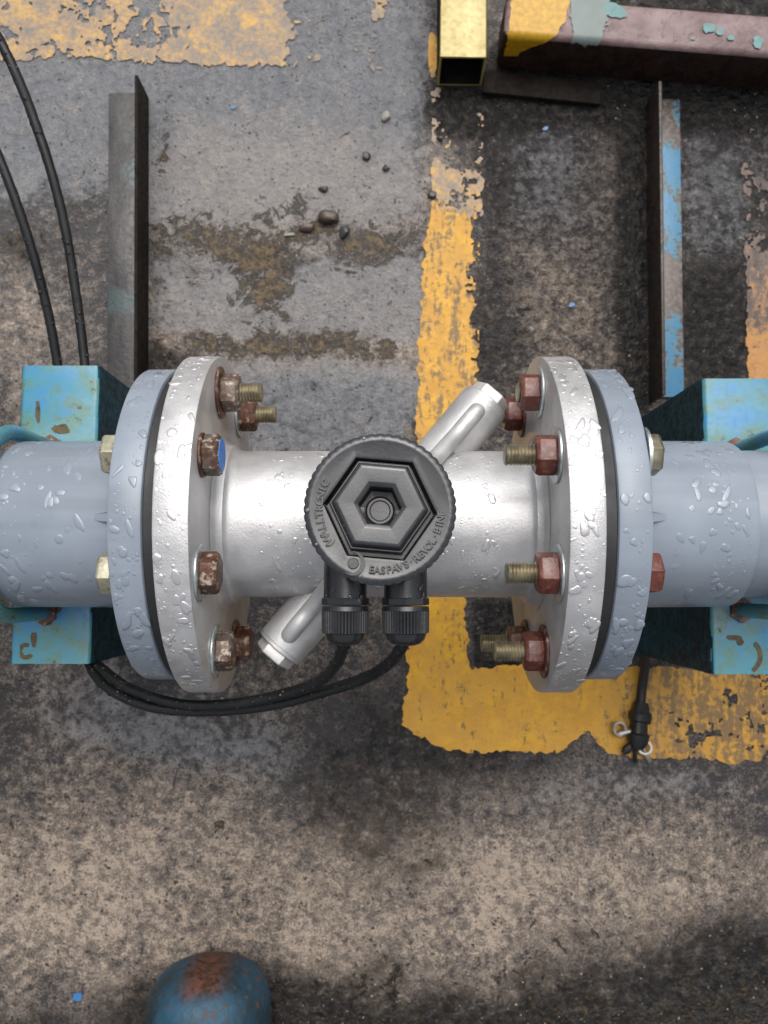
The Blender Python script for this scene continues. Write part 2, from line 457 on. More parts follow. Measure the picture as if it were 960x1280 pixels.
def mat_faded():
    t = NT('faded_yellow_paint')
    mid = t.noise(34, 6, .70, .3, (5, 5, 0)); fine = t.noise(210, 5, .75, 0, (4, 1, 0)); g = t.noise(500, 3, .8)
    w = t.math('ADD', t.math('MULTIPLY', mid, .42), t.math('ADD', t.math('MULTIPLY', fine, .43), t.math('MULTIPLY', g, .15)))
    c = t.mix(t.ramp(w, .40, .60), (.16, .145, .135), (.44, .275, .115))
    c = t.mix(t.ramp(w, .52, .62), c, (.56, .33, .060))
    c = t.mix(t.ramp(g, .60, .70, 0, .6), c, (.09, .07, .055))
    return t.out(c, t.ramp(fine, .3, .7, .35, .6), 0, t.bump(t.math('ADD', mid, fine), .5, .002))
MAT['yfaded'] = mat_faded()
def mat_brownstrip():
    t = NT('rubbed_orange_paint')
    mid = t.noise(40, 6, .70, .3, (5, 5, 0), (1, .5, 1)); fine = t.noise(200, 5, .75, 0, (4, 1, 0))
    sp = t.n.new('ShaderNodeSeparateXYZ'); t.l.new(t.co(), sp.inputs[0])
    w = t.math('ADD', t.math('MULTIPLY', mid, .6), t.math('MULTIPLY', fine, .4))
    c = t.mix(t.ramp(w, .40, .62), (.070, .052, .045), (.215, .150, .115))
    keep = t.math('ADD', w, t.ramp(sp.outputs[1], .14, .33, .13, -.08))
    c = t.mix(t.ramp(keep, .50, .62, 0, .85), c, (.46, .215, .050))
    return t.out(c, t.ramp(fine, .3, .7, .3, .55), 0, t.bump(t.math('ADD', mid, fine), .6, .003))
MAT['ybrown'] = mat_brownstrip()
def gpx(xs_, ys_):
    return np.meshgrid(xs_, ys_)
ycount = [0]
def marking(x0, y0, x1, y1, field, label, step=1.5, m='yellow', up=.0011):
    """field(px,py) > 0 where there is paint; px,py = ground places as seen in the photo"""
    X = np.arange(x0, x1 + step, step); Y = np.arange(y0, y1 + step, step)
    A, B = np.meshgrid(X, Y); F = field(A, B)
    F[0, :] = -1; F[-1, :] = -1; F[:, 0] = -1; F[:, -1] = -1
    # irregular sheet with per-vertex height a little above the ground's relief
    o = iso_sheet('yellow_floor_line', X, Y, F, lambda a, b: at(a, b, GZ + up), m)
    return tag(o, kind='structure', label=label)
def ragged(A, B, seed, amp=1.0):
    return ((fbm(A, B, 38, seed, 5, .65) - .5) * 1.0 + (fbm(A, B, 9, seed + 9, 3, .7) - .5) * .8) * amp
def f_vert(A, B):
    left = np.interp(B, [90, 250, 320, 470, 740, 800, 905, 935], [541, 540, 531, 525, 512, 510, 503, 545])
    right = np.interp(B, [90, 250, 470, 740, 838, 860], [603, 601, 597, 582, 588, 650])
    d = np.minimum(A - left, right - A) / 22.0
    f = np.minimum(d, 1.0)
    worn = np.interp(B, [90, 130, 230, 270, 330, 480, 735, 800, 1000], [-1.15, -.72, -.50, .05, .22, .28, .15, .75, .9])
    wornb = worn - .5 * sstep(570, 610, A) * (B < 480)
    h = np.minimum(np.minimum(f, wornb + .12), np.minimum((900 - B) / 20, (B - 252) / 26))
    return h + ragged(A, B, 11, .62)
def f_horiz(A, B):
    top = np.interp(A, [490, 585, 600, 640, 960, 1100], [838, 838, 832, 832, 838, 842])
    bot = np.interp(A, [500, 505, 525, 560, 640, 700, 735, 745, 760, 860, 960, 1100], [905, 912, 925, 936, 941, 938, 915, 925, 943, 950, 953, 958])
    d = np.minimum(np.minimum(B - top, bot - B) / 16.0, (A - np.interp(B, [838, 905, 935], [510, 500, 540])) / 18)
    dens = np.interp(A, [500, 700, 790, 850, 1000], [.75, .65, .45, .22, .16])
    return np.minimum(d, dens) + ragged(A, B, 21, .75)
def f_horiz_edge(A, B):
    return f_horiz(A, B)
marking(490, 215, 660, 700, f_vert, 'worn yellow painted stripe running up behind the meter')
def f_trace(A, B):
    d = np.minimum(A - 543, 602 - A) / 16.0
    return np.minimum(np.minimum(d, np.interp(B, [105, 130, 180, 250], [-.34, -.18, -.10, .02])), (268 - B) / 40) + ragged(A, B, 13, 1.0)
marking(535, 108, 612, 285, f_trace, 'faint last traces of the yellow stripe below the hollow tube', 1.5, 'yfaded', .0008)
marking(490, 701, 1110, 965, lambda A, B: np.maximum(f_vert(A, B), f_horiz(A, B)), 'wide yellow painted band across the floor below the right flange')
def f_top(A, B):
    d = np.minimum((B + 60), (np.interp(A, [0, 100, 360, 520], [78, 70, 84, 82]) - B)) / 18
    dens = np.interp(A, [-80, 0, 90, 190, 240, 345, 370, 450, 470, 490, 530], [.10, .12, .10, .02, .35, .35, -.22, -.35, -.02, -.35, -.5])
    return np.minimum(d, dens) + ragged(A, B, 41, .85) + (fbm(A, B, 5, 47, 3, .7) - .5) * .35
marking(-80, -50, 530, 95, f_top, 'flaking yellow painted band along the top left of the floor', 1.5, 'yfaded')
def f_right(A, B):
    d = np.minimum((A - np.interp(B, [150, 480], [928, 934])), 1010 - A) / 14
    dens = np.interp(B, [150, 250, 380, 500], [-.30, .0, .28, .4])
    return np.minimum(d, dens) + ragged(A, B, 51, .8)
marking(920, 150, 1020, 520, f_right, 'faded orange yellow stripe at the right edge of the floor', 1.5, 'ybrown')
def f_bit(A, B):
    return np.minimum(1 - np.hypot((A - 541) / 7, (B - 66) / 30), .5) + ragged(A, B, 61, .5)
marking(530, 25, 553, 108, f_bit, 'short orange paint streak beside the hollow yellow tube', 1.2)

# ------------------------------------------------------------------ water drops
def drops(name, parent, surf, n_big, n_small, big=(.0018, .0034), small=(.0004, .0012), seed=1, hgt=.17, m='water_silver', hgt2=1):
    """surf(u,v,h): u in 0..1, v in 0..1 -> returns (origin fn) ; drop outline lives in metres on the surface"""
    rs = random.Random(seed); verts = []; faces = []
    NS, rings = 18, (.0, .3, .55, .78, .93, 1.0)
    for q in range(n_big + n_small):
        bigd = q < n_big
        r = rs.uniform(*(big if bigd else small))
        if not bigd: r = small[0] + (small[1] - small[0]) * rs.random() ** 1.5
        u, v = rs.random(), rs.random()
        a1, a2, a3 = (rs.uniform(0, .16), rs.uniform(0, .30), rs.uniform(0, .18)) if bigd else (.04, .12, .04)
        p1, p2, p3 = rs.uniform(0, 6.3), rs.uniform(0, 3.2), rs.uniform(0, 6.3)
        el = 1 + (rs.random() ** 3) * (1.2 if bigd else .5); ea = rs.uniform(-.6, .6) + PI / 2
        H = r * hgt * rs.uniform(.8, 1.15)
        base = len(verts); first = True
        for ri, rr in enumerate(rings):
            prof = (1 - rr ** 3.2) ** .60 if rr < 1 else 0.0
            h = H * prof - (.00012 if rr == 1.0 else 0)
            if rr == 0: verts.append(surf(u, v, 0, 0, h)); continue
            for k in range(NS):
                th = 2 * PI * k / NS
                rad = r * rr * (1 + a1 * math.cos(th - p1) + a2 * math.cos(2 * (th - p2)) + a3 * math.cos(3 * th - p3))
                dx, dy = rad * math.cos(th), rad * math.sin(th)
                e1 = dx * math.cos(ea) + dy * math.sin(ea); e2 = -dx * math.sin(ea) + dy * math.cos(ea)
                e1 *= el; e2 /= el ** .4
                dx = e1 * math.cos(ea) - e2 * math.sin(ea); dy = e1 * math.sin(ea) + e2 * math.cos(ea)
                verts.append(surf(u, v, dx, dy, h))
        for k in range(NS):
            k2 = (k + 1) % NS
            faces.append((base, base + 1 + k, base + 1 + k2))
            for ri in range(len(rings) - 2):
                A = base + 1 + ri * NS; B = A + NS
                faces.append((A + k, B + k, B + k2, A + k2))
    me_ = pydata(name, verts, faces)
    out = surf(.5, .5, 0, 0, 1) - surf(.5, .5, 0, 0, 0)
    tu = surf(.5, .5, .001, 0, 0) - surf(.5, .5, 0, 0, 0); tv = surf(.5, .5, 0, .001, 0) - surf(.5, .5, 0, 0, 0)
    if tu.cross(tv).dot(out) < 0: me_.flip_normals()
    o = link(name, me_, m, parent, 180)
    return tag(o, kind='stuff')
def cyl_surf(x0, x1, f0, f1, rad):
    """on a cylinder about the X axis; f = angle from +Z towards +Y"""
    def s(u, v, dx, dy, h):
        x = x0 + (x1 - x0) * u + dx; rr = rad(x) if callable(rad) else rad
        f = f0 + (f1 - f0) * v + dy / rr
        rr += h
        return Vector((x, rr * math.sin(f), rr * math.cos(f)))
    return s

# ------------------------------------------------------------------ FLOW METER
fm = thing('flow_meter', 'silver flanged ultrasonic flow meter with a black sensor head, bolted between grey pipes', 'flow meter', (0, 0, -.1))
XL, XR = -.0950, .0904             # inner faces of the flanges
FT = .0182; FR = .1000
def flange_prof(t, Ro, Ri, e=.0012):
    return [(0, Ri), (0, Ro - e), (e * .3, Ro - e * .3), (e, Ro), (t - e, Ro), (t - e * .3, Ro - e * .3), (t, Ro - e), (t, Ri)]
lathe('flange', flange_prof(FT, FR, .036), (XR, 0, 0), (1, 0, 0), 'silver', fm, 128)
lathe('flange', flange_prof(FT, FR, .036), (XL, 0, 0), (-1, 0, 0), 'silver', fm, 128)
PR = .0442
bp = [(XL + .0002, .0530), (XL + .0010, .0505), (XL + .0030, .0486), (XL + .0058, .0476), (XL + .0064, .0462), (XL + .0085, .0448), (XL + .012, PR)]
bp2 = [(XR - .012, PR), (XR - .0085, .0448), (XR - .0064, .0462), (XR - .0058, .0476), (XR - .0030, .0486), (XR - .0010, .0505), (XR - .0002, .0530)]
lathe('pipe_body', [(XL, .036)] + bp + bp2 + [(XR, .036)], (0, 0, 0), (1, 0, 0), 'silver', fm, 96)
# diagonal transducer tube
TA = at(340, 822, 0.0); TB = at(617, 491, 0.0); td = (TB - TA); tl = td.length; td.normalize()
tc = (TA + TB) / 2
TRr = .0155
hl = tl / 2
lathe('transducer_tube', [(-hl + .009, 0), (-hl + .009, TRr - .001), (-hl + .010, TRr), (hl - .010, TRr), (hl - .009, TRr - .001), (hl - .009, 0)], tc, td, 'silver', fm, 48)
# weld fillets where the tube meets the pipe
for s in (-1, 1):
    p = tc + td * s * (hl - .0082)
    lathe('plug_collar', [(-.0022, 0), (-.0022, TRr - .0004), (.0006, TRr - .0004), (.0012, TRr - .0012), (.0012, 0)], p, td * s, 'silver', fm, 48)
    lathe('end_plug', [(0, 0), (0, .0125), (.0055, .0125), (.0063, .0118), (.0063, .0088), (.0045, .0080), (.0045, 0)], tc + td * s * (hl - .0068), td * s, 'plug', fm, 6, smooth=20, bevel=.0003)
    # cable conduit lying on top of the tube, sloping up to the head
    side = Vector((0, 0, 1))
    a = tc + td * s * (hl - .020) + side * (TRr + .000)
    b = tc + td * s * (hl * .62) + side * (TRr + .0035)
    c = tc + td * s * (hl * .40) + side * (TRr + .020)
    d = tc + td * s * (hl * .26) + side * .052
    rr = [.0020, .0040, .0046] + [.0048] * 100
    pth = catmull([a + td * s * .002 - side * .0025, a - side * .0005, a + (b - a) * .35 + side * .0005, b, c, d], 8)
    bm = bmesh.new(); tube_into(bm, pth, [min(.0050, .0018 + .0012 * i) for i in range(len(pth))], 18)
    bmesh.ops.recalc_face_normals(bm, faces=bm.faces)
    link('cable_conduit', from_bm(bm, 'cable_conduit'), 'silver', fm, 60)
drops('water_drops', fm, cyl_surf(XR + .001, XR + FT - .001, -1.25, 1.25, FR), 40, 170, (.0015, .0030), seed=3)
drops('water_drops', fm, cyl_surf(XL - FT + .001, XL - .001, -1.25, 1.25, FR), 40, 170, (.0015, .0030), seed=4)
drops('water_drops', fm, cyl_surf(XL + .026, XR - .026, -1.15, 1.15, PR), 64, 330, (.0012, .0026), seed=5)

# black sensor head
LZ = .1050
hc = at(475, 636, LZ)
head = Vector((hc.x, hc.y, 0))
lathe('head_stem', [(.030, .0), (.030, .021), (.062, .021), (.062, .0)], head, (0, 0, 1), 'gland', fm, 48)
lathe('head_housing', [(.056, 0), (.056, .028), (.058, .031), (.0955, .0325), (.0955, 0)], head, (0, 0, 1), 'gland', fm, 64)
NL = 52
LR = .0360
def lobes(th, i):
    if i in (1, 2, 3, 4): return 1 + .0165 * (abs(math.cos(th * NL / 2)) ** .8)
    if i >= 8:                                  # the recess round the boss is hexagonal
        m_ = ((th + PI / 2 - R(-5) ) % (PI / 3)) - PI / 6
        return math.cos(PI / 6) / math.cos(m_)
    return 1
lid = lathe('lid', [(.0955, 0), (.0955, LR), (.0962, LR + .0003), (.1035, LR + .0003), (.1044, LR - .0006), (.1050, LR - .0016), (.1050, .0330), (.1047, .0322), (.1049, .0290), (.1046, .0276), (.1030, .0270), (.1000, .0266), (.0960, .0262), (.0960, 0)],
            head, (0, 0, 1), 'lid', fm, NL * 6, lobes, smooth=28)
# raised hexagon with a chamfered lip and a hexagonal socket
HA = R(-5)
def hexM(z): return Matrix.Translation((head.x, head.y + .0006, z)) @ Matrix.Rotation(HA, 4, 'Z')
def hexl(name, prof, m, parent, bevel=.00035, hole=True):
    bm = bmesh.new(); lathe_into(bm, prof, hexM(0), 6)
    bmesh.ops.bevel(bm, geom=list(bm.edges), offset=bevel, segments=2, affect='EDGES', profile=.6)
    bmesh.ops.recalc_face_normals(bm, faces=bm.faces)
    return link(name, from_bm(bm, name), m, parent, 30)
hexl('hexagon_boss', [(.0990, .0250), (.1084, .0244), (.1090, .0238), (.1090, .0234), (.1076, .0232), (.1076, .0228), (.1140, .0222), (.1150, .0213), (.1153, .0200), (.1150, .0125), (.1142, .0103), (.0970, .0099), (.0970, 0)], 'lid', lid)
lathe('socket_pin', [(.0965, 0), (.0965, .0074), (.1020, .0072), (.1028, .0062), (.1028, .0052), (.1022, .0046), (.1022, 0)], head + Vector((0, -.0008, 0)), (0, 0, 1), 'lid', lid, 24)
# raised lettering round the rim
def text_mesh(ch, size, ext):
    cu = bpy.data.curves.new('t', 'FONT'); cu.body = ch; cu.size = size; cu.extrude = ext; cu.align_x = 'CENTER'; cu.offset = size * .012
    cu.bevel_depth = size * .02; cu.resolution_u = 3
    o = bpy.data.objects.new('t', cu); COL.objects.link(o)
    dg = bpy.context.evaluated_depsgraph_get(); dg.update()
    m = bpy.data.meshes.new_from_object(o.evaluated_get(dg))
    vs = [v.co.copy() for v in m.vertices]; fs = [tuple(p.vertices) for p in m.polygons]
    bpy.data.objects.remove(o); bpy.data.meshes.remove(m); bpy.data.curves.remove(cu)
    return vs, fs
def arc_text(name, txt, rad, a0, step, outward, size, parent, z):
    V = []; Fc = []
    for i, ch in enumerate(txt):
        if ch == ' ': continue
        vs, fs = text_mesh(ch, size, .0011)
        al = R(a0 + step * i)
        u = Vector((math.cos(al), math.sin(al), 0)); up = u if outward else -u
        rt = Vector((up.y, -up.x, 0))
        base = head + u * rad + Vector((0, 0, z))
        if not outward: pass
        o0 = len(V)
        for v in vs:
            V.append(base + rt * v.x + up * (v.y - size * .35) + Vector((0, 0, v.z)))
        Fc += [tuple(o0 + q for q in f) for f in fs]
    return link(name, pydata(name, V, Fc), 'lid', parent, 30)
arc_text('lettering', '(WALLTRONIC', .0292, 216, -6.1, True, .0050, lid, .1054)
arc_text('lettering', 'EASPAVS\u00b7REVOL\u00b7BINE', .0292, 262, 5.5, False, .0048, lid, .1054)
# round logo with a crescent
bm = bmesh.new()
lc = head + Vector((-.0128, -.0262, .1050))
lathe_into(bm, [(0, 0), (.0009, 0.0001), (.0009, .0024), (.0002, .0027), (0, .0027)], Matrix.Translation(lc), 24)
def crescent(bm, c, r1, r2, off, z0, z1, ang):
    n = 20; o = []; i_ = []
    for k in range(n + 1):
        t = R(-115) + R(230) * k / n
        o.append(Vector((math.cos(t) * r1, math.sin(t) * r1, 0)))
        i_.append(Vector((math.cos(t) * r2 - off * .0, math.sin(t) * r2, 0)) + Vector((-off * math.cos(t * .78) * 0, 0, 0)))
    for k in range(n + 1):
        w = math.sin(PI * k / n) ; i_[k] = o[k] * (1 - (1 - r2 / r1) * w)
    Mr = Matrix.Rotation(ang, 3, 'Z')
    T = [bm.verts.new(c + Mr @ p + Vector((0, 0, z1))) for p in o]; Ti = [bm.verts.new(c + Mr @ p + Vector((0, 0, z1))) for p in i_]
    B = [bm.verts.new(c + Mr @ p + Vector((0, 0, z0))) for p in o]; Bi = [bm.verts.new(c + Mr @ p + Vector((0, 0, z0))) for p in i_]
    for k in range(n):
        bm.faces.new((T[k], T[k + 1], Ti[k + 1], Ti[k])); bm.faces.new((B[k], B[k + 1], T[k + 1], T[k])); bm.faces.new((Ti[k], Ti[k + 1], Bi[k + 1], Bi[k]))
crescent(bm, lc, .0058, .0036, .001, 0, .0011, R(-18))
bmesh.ops.recalc_face_normals(bm, faces=bm.faces)
link('crescent_emblem', from_bm(bm, 'crescent_emblem'), 'lid', lid, 30)
def flat_surf(c, r0, r1, z):
    def s(u, v, dx, dy, h):
        a = v * 2 * PI; r = r0 + (r1 - r0) * u
        return Vector((c.x + r * math.cos(a) + dx, c.y + r * math.sin(a) + dy, z + h))
    return s
drops('water_drops', fm, flat_surf(head, .0335, .0352, LZ), 0, 8, small=(.0005, .0012), seed=8, m='water_black')
def flat_rect(x0, y0, x1, y1, z):
    def s(u, v, dx, dy, h): return Vector((x0 + (x1 - x0) * u + dx, y0 + (y1 - y0) * v + dy, z + h))
    return s
drops('water_drops', fm, flat_rect(head.x - .017, head.y - .013, head.x - .008, head.y - .001, .1140), 2, 9, (.0014, .0022), (.0004, .0009), seed=9, m='water_black')
drops('water_drops', fm, flat_rect(head.x - .006, head.y - .0175, head.x + .004, head.y - .0125, .1140), 2, 5, (.0012, .0018), (.0004, .0009), seed=10, m='water_black')
# two cable glands
GLZ = .070
gl = []
for gx in (431.5, 507):
    p = at(gx, 760, GLZ); x = p.x
    g = lathe('cable_gland', [(.020, 0), (.020, .0112), (.0448, .0112), (.0454, .0106), (.0454, 0)], (x, 0, GLZ), (0, -1, 0), 'gland', fm, 40)
    y0 = -at(gx, 750, GLZ).y
    lathe('lock_ring', [(y0 - .0012, 0), (y0 - .0012, .0118), (y0 - .0008, .0122), (y0 + .0022, .0122), (y0 + .0026, .0118), (y0 + .0026, 0)], (x, 0, GLZ), (0, -1, 0), 'gland', g, 8, smooth=20)
    yc = y0 + .0032
    def ribs(th, i):
        return 1 + (.028 * (1 if (int(th / (2 * PI) * 132 + .5) % 3) else -1) if i in (3, 4) else 0)
    lathe('ribbed_cap', [(yc, 0), (yc, .0120), (yc + .0022, .0123), (yc + .0024, .0119), (yc + .0135, .0117), (yc + .0139, .0108), (yc + .0139, 0)], (x, 0, GLZ), (0, -1, 0), 'gland', g, 132, ribs, smooth=20)
    def fingers(th, i): return 1 - (.05 if int(th / (2 * PI) * 48) % 6 == 0 and i in (1, 2, 3) else 0)
    lathe('clamp_dome', [(yc + .0137, 0), (yc + .0137, .0108), (yc + .0165, .0100), (yc + .0190, .0078), (yc + .0200, .0052), (yc + .0196, 0)], (x, 0, GLZ), (0, -1, 0), 'gland', g, 48, fingers)
    gl.append((x, -(yc + .017)))
    drops('water_drops', g, (lambda X: (lambda u, v, dx, dy, h: Vector((X + (.0118 + h) * math.sin(-1 + 2 * v + dx / .0118), -(.037 + .008 * u) + dy, GLZ + (.0118 + h) * math.cos(-1 + 2 * v + dx / .0118)))))(x), 3, 7, (.0009, .0014), (.0004, .0008), seed=int(gx), m='water_black')

# ------------------------------------------------------------------ GREY PIPES
GR = .0925
def grey_pipe(sign, xf0, xf1, xs, xend, label, seed):
    """xf0/xf1 flange faces, xs socket end, xend pipe end; all positive distances"""
    t = thing('plastic_pipe', label, 'pipe', (sign * xf0, 0, -.1))
    ax = (sign, 0, 0)
    th = xf1 - xf0
    lathe('flange', [(xf0 + a, r) for a, r in flange_prof(th, GR, .036, .0016)], (0, 0, 0), ax, 'grey', t, 128)
    SR = .0500
    lathe('socket', [(xf1 - .001, .046), (xf1 - .0005, .056), (xf1 + .003, .0525), (xf1 + .009, SR + .0004), (xs - .003, SR), (xs - .0008, SR - .0008), (xs, SR - .0025), (xs, .040)], (0, 0, 0), ax, 'grey', t, 96)
    lathe('pipe', [(xs - .004, .0445), (xend, .0445), (xend, .040)], (0, 0, 0), ax, 'grey', t, 96)
    for k in range(8):
        ph = k * PI / 4
        if k in (3, 4, 5): continue
        u = Vector((0, math.sin(ph), math.cos(ph))); w = Vector((0, math.cos(ph), -math.sin(ph)))
        L = .021; H = .010; hw = .0046
        pts = []
        for (dx, dr, ww) in ((-.0005, -.003, 1.25), (L, -.003, .5), (L, .0004, .35), (L * .55, .003, .7), (-.0005, H, .75)):
            for s2 in (-1, 1):
                pts.append(Vector((sign * (xf1 + dx), 0, 0)) + u * (SR + dr) + w * (s2 * hw * ww))
        bm = bmesh.new(); vs = [bm.verts.new(p) for p in pts]
        n5 = 5
        bm.faces.new([vs[2 * i] for i in range(n5)]); bm.faces.new([vs[2 * i + 1] for i in range(n5)][::-1])
        for i in range(n5):
            j = (i + 1) % n5
            bm.faces.new((vs[2 * i], vs[2 * i + 1], vs[2 * j + 1], vs[2 * j]))
        bmesh.ops.bevel(bm, geom=list(bm.edges), offset=.0008, segments=2, affect='EDGES', profile=.5)
        bmesh.ops.recalc_face_normals(bm, faces=bm.faces)
        link('gusset', from_bm(bm, 'gusset'), 'grey', t, 40)
    a, b = sorted((sign * (xf0 + .002), sign * (xf1 - .002)))
    drops('water_drops', t, cyl_surf(a, b, -1.3, 1.3, GR), 34, 130, (.0014, .0034), seed=seed, m='water_grey')
    a, b = sorted((sign * (xf1 + .026), sign * (xs - .006)))
    drops('water_drops', t, cyl_surf(a, b, -1.25, 1.25, SR), 52, 190, (.0014, .0032), seed=seed + 1, m='water_grey')
    return t
grey_pipe(-1, .1204, .1378, .2190, .60, 'grey plastic pipe with a drip-covered flange, left of the meter', 31)
grey_pipe(1, .1164, .1339, .2070, .60, 'grey plastic pipe with a drip-covered flange, right of the meter', 41)
def gasket(x0, x1, label):
    o = lathe('gasket', [(x0, .040), (x0, .0905), (x0 + .0004, .091), (x1 - .0004, .091), (x1, .0905), (x1, .040)], (0, 0, 0), (1, 0, 0), 'rubber', None, 128, close=True)
    tag(o, label, 'gasket', 'gaskets between the flanges')
gasket(-.1202, -.1134, 'black rubber gasket squeezed between the left pair of flanges')
gasket(.1088, .1162, 'black rubber gasket squeezed between the right pair of flanges')

# ------------------------------------------------------------------ FLANGE BOLTS
BC = .0800
AFR = .0112     # hexagon corner radius
def hex_part(name, x0, x1, c, rot, m, parent, R_=AFR, chin=True):
    h = abs(x1 - x0); d = 1 if x1 > x0 else -1
    prof = [(0, 0), (0, R_ * .97), (h * .06, R_), (h * .82, R_), (h, R_ * .90), (h, 0)]
    M = axisM((x0, c.y, c.z), (d, 0, 0)) @ Matrix.Rotation(rot, 4, 'Z')
    bm = bmesh.new(); lathe_into(bm, prof, M, 6)
    bmesh.ops.bevel(bm, geom=list(bm.edges), offset=.0004, segments=2, affect='EDGES', profile=.6)
    bmesh.ops.recalc_face_normals(bm, faces=bm.faces)
    return link(name, from_bm(bm, name), m, parent, 32)
def thread_prof(L, r=.0057, pitch=.00175):
    p = [(0, 0), (0, r * .9)]; x = .0004
    while x < L - .0018:
        p += [(x, r), (x + pitch * .45, r * .86)]; x += pitch
    p += [(L - .0008, r), (L, r * .86), (L, 0)]
    return p
def bolt(side, phi, inner, stick, m_in, m_out, m_washer, label, rot=0.0, bluedot=False, washer_out=True, m_thread='yzinc', wr=.0150):
    """side -1/1, phi degrees from +Z to +Y; inner: 'nut' or 'head' sits on the meter side"""
    f = R(phi); c = Vector((0, BC * math.sin(f), BC * math.cos(f)))
    xi = XL if side < 0 else XR
    xo = -.1378 if side < 0 else .1339
    t = thing('flange_bolt', label, 'bolt', (xi, c.y, c.z), 'bolts round the two flange joints')
    d = -side                               # direction from inner face towards the meter centre
    wt = .0016
    lathe('washer', [(0, .0066), (0, wr - .0004), (.0004, wr), (wt - .0004, wr), (wt, wr - .0004), (wt, .0066)], (xi + d * .0001, c.y, c.z), (d, 0, 0), m_washer, t, 40, close=True)
    hx = .0105 if inner == 'nut' else .0088
    x0 = xi + d * (wt + .0001); x1 = x0 + d * hx
    hp = hex_part('nut' if inner == 'nut' else 'bolt_head', x0, x1, c, rot, m_in, t)
    if bluedot:
        lathe('paint_dot', [(0, 0), (0, .0088), (.0004, .0086), (.0005, 0)], (x1 - d * .0001, c.y, c.z), (d, 0, 0), 'bluedot', hp, 32)
    if inner == 'nut':
        lathe('threaded_end', thread_prof(stick + .002), (x1 - d * .002, c.y, c.z), (d, 0, 0), m_thread, t, 24, smooth=20)
    # shank through both flanges (seen in the gap) and the outer end
    lathe('shank', [(0, 0), (0, .0056), (abs(xo - xi), .0056), (abs(xo - xi), 0)], (xi, c.y, c.z), (-d, 0, 0), 'yzinc', t, 16)
    washer_out = washer_out and abs(phi) < 30
    if washer_out:
        lathe('washer', [(0, .0066), (0, .0145), (wt, .0145), (wt, .0066)], (xo - d * .0001, c.y, c.z), (-d, 0, 0), 'steel', t, 40, close=True)
    y0 = xo - d * (wt + .0001 if washer_out else .0001)
    oh = .0075 if abs(phi) < 30 else .0035
    hex_part('bolt_head' if inner == 'nut' else 'nut', y0, y0 - d * oh, c, rot + .2, m_out, t, AFR if abs(phi) < 30 else .0095)
    return t
bolt(-1, 22.5, 'head', 0, 'steelrust', 'whead', 'darkrust', 'bolt with a bright blue dot on its head, on the left flange', R(18), True, False, wr=.0118)
bolt(-1, -22.5, 'head', 0, 'darkrust', 'whead', 'steel', 'bolt with a rusty head and wide shiny washer, mid left flange', R(4), washer_out=False)
bolt(-1, 67.5, 'nut', .0125, 'steelrust', 'whead', 'darkrust', 'uppermost bolt of the left flange, rusty washer and brassy thread', R(8))
bolt(-1, 112.5, 'nut', .0125, 'darkrust', 'whead', 'steel', 'bolt just below the uppermost on the left flange, dark nut and short thread', R(12))
bolt(-1, -67.5, 'head', 0, 'steelrust', 'whead', 'steel', 'lowest clearly seen bolt head on the left flange, above the lower plug', R(-4))
bolt(-1, -112.5, 'head', 0, 'darkrust', 'whead', 'darkrust', 'dark bolt head hidden low behind the left flange beside the lower plug', R(10))
bolt(1, 22.5, 'nut', .0155, 'redrust', 'yzinc', 'steel', 'right flange bolt level with the top of the pipe, red nut and long brassy thread', R(9))
bolt(1, -22.5, 'nut', .0155, 'redrust', 'redrust', 'steel', 'right flange bolt with a red nut beside the pipe, just above the yellow paint', R(14), washer_out=False)
bolt(1, 67.5, 'nut', .0015, 'redrust', 'whead', 'steel', 'uppermost bolt of the right flange, red nut with no thread showing', R(6))
bolt(1, 112.5, 'nut', .0015, 'redrust', 'whead', 'darkrust', 'dark red nut tucked between the upper plug and the right flange', R(3))
bolt(1, -67.5, 'nut', .0165, 'redrust', 'whead', 'darkrust', 'lowest bolt of the right flange, red nut and thread over yellow paint', R(5))
bolt(1, -112.5, 'nut', .0165, 'darkrust', 'whead', 'darkrust', 'half hidden bolt thread under the lowest bolt of the right flange', R(5))

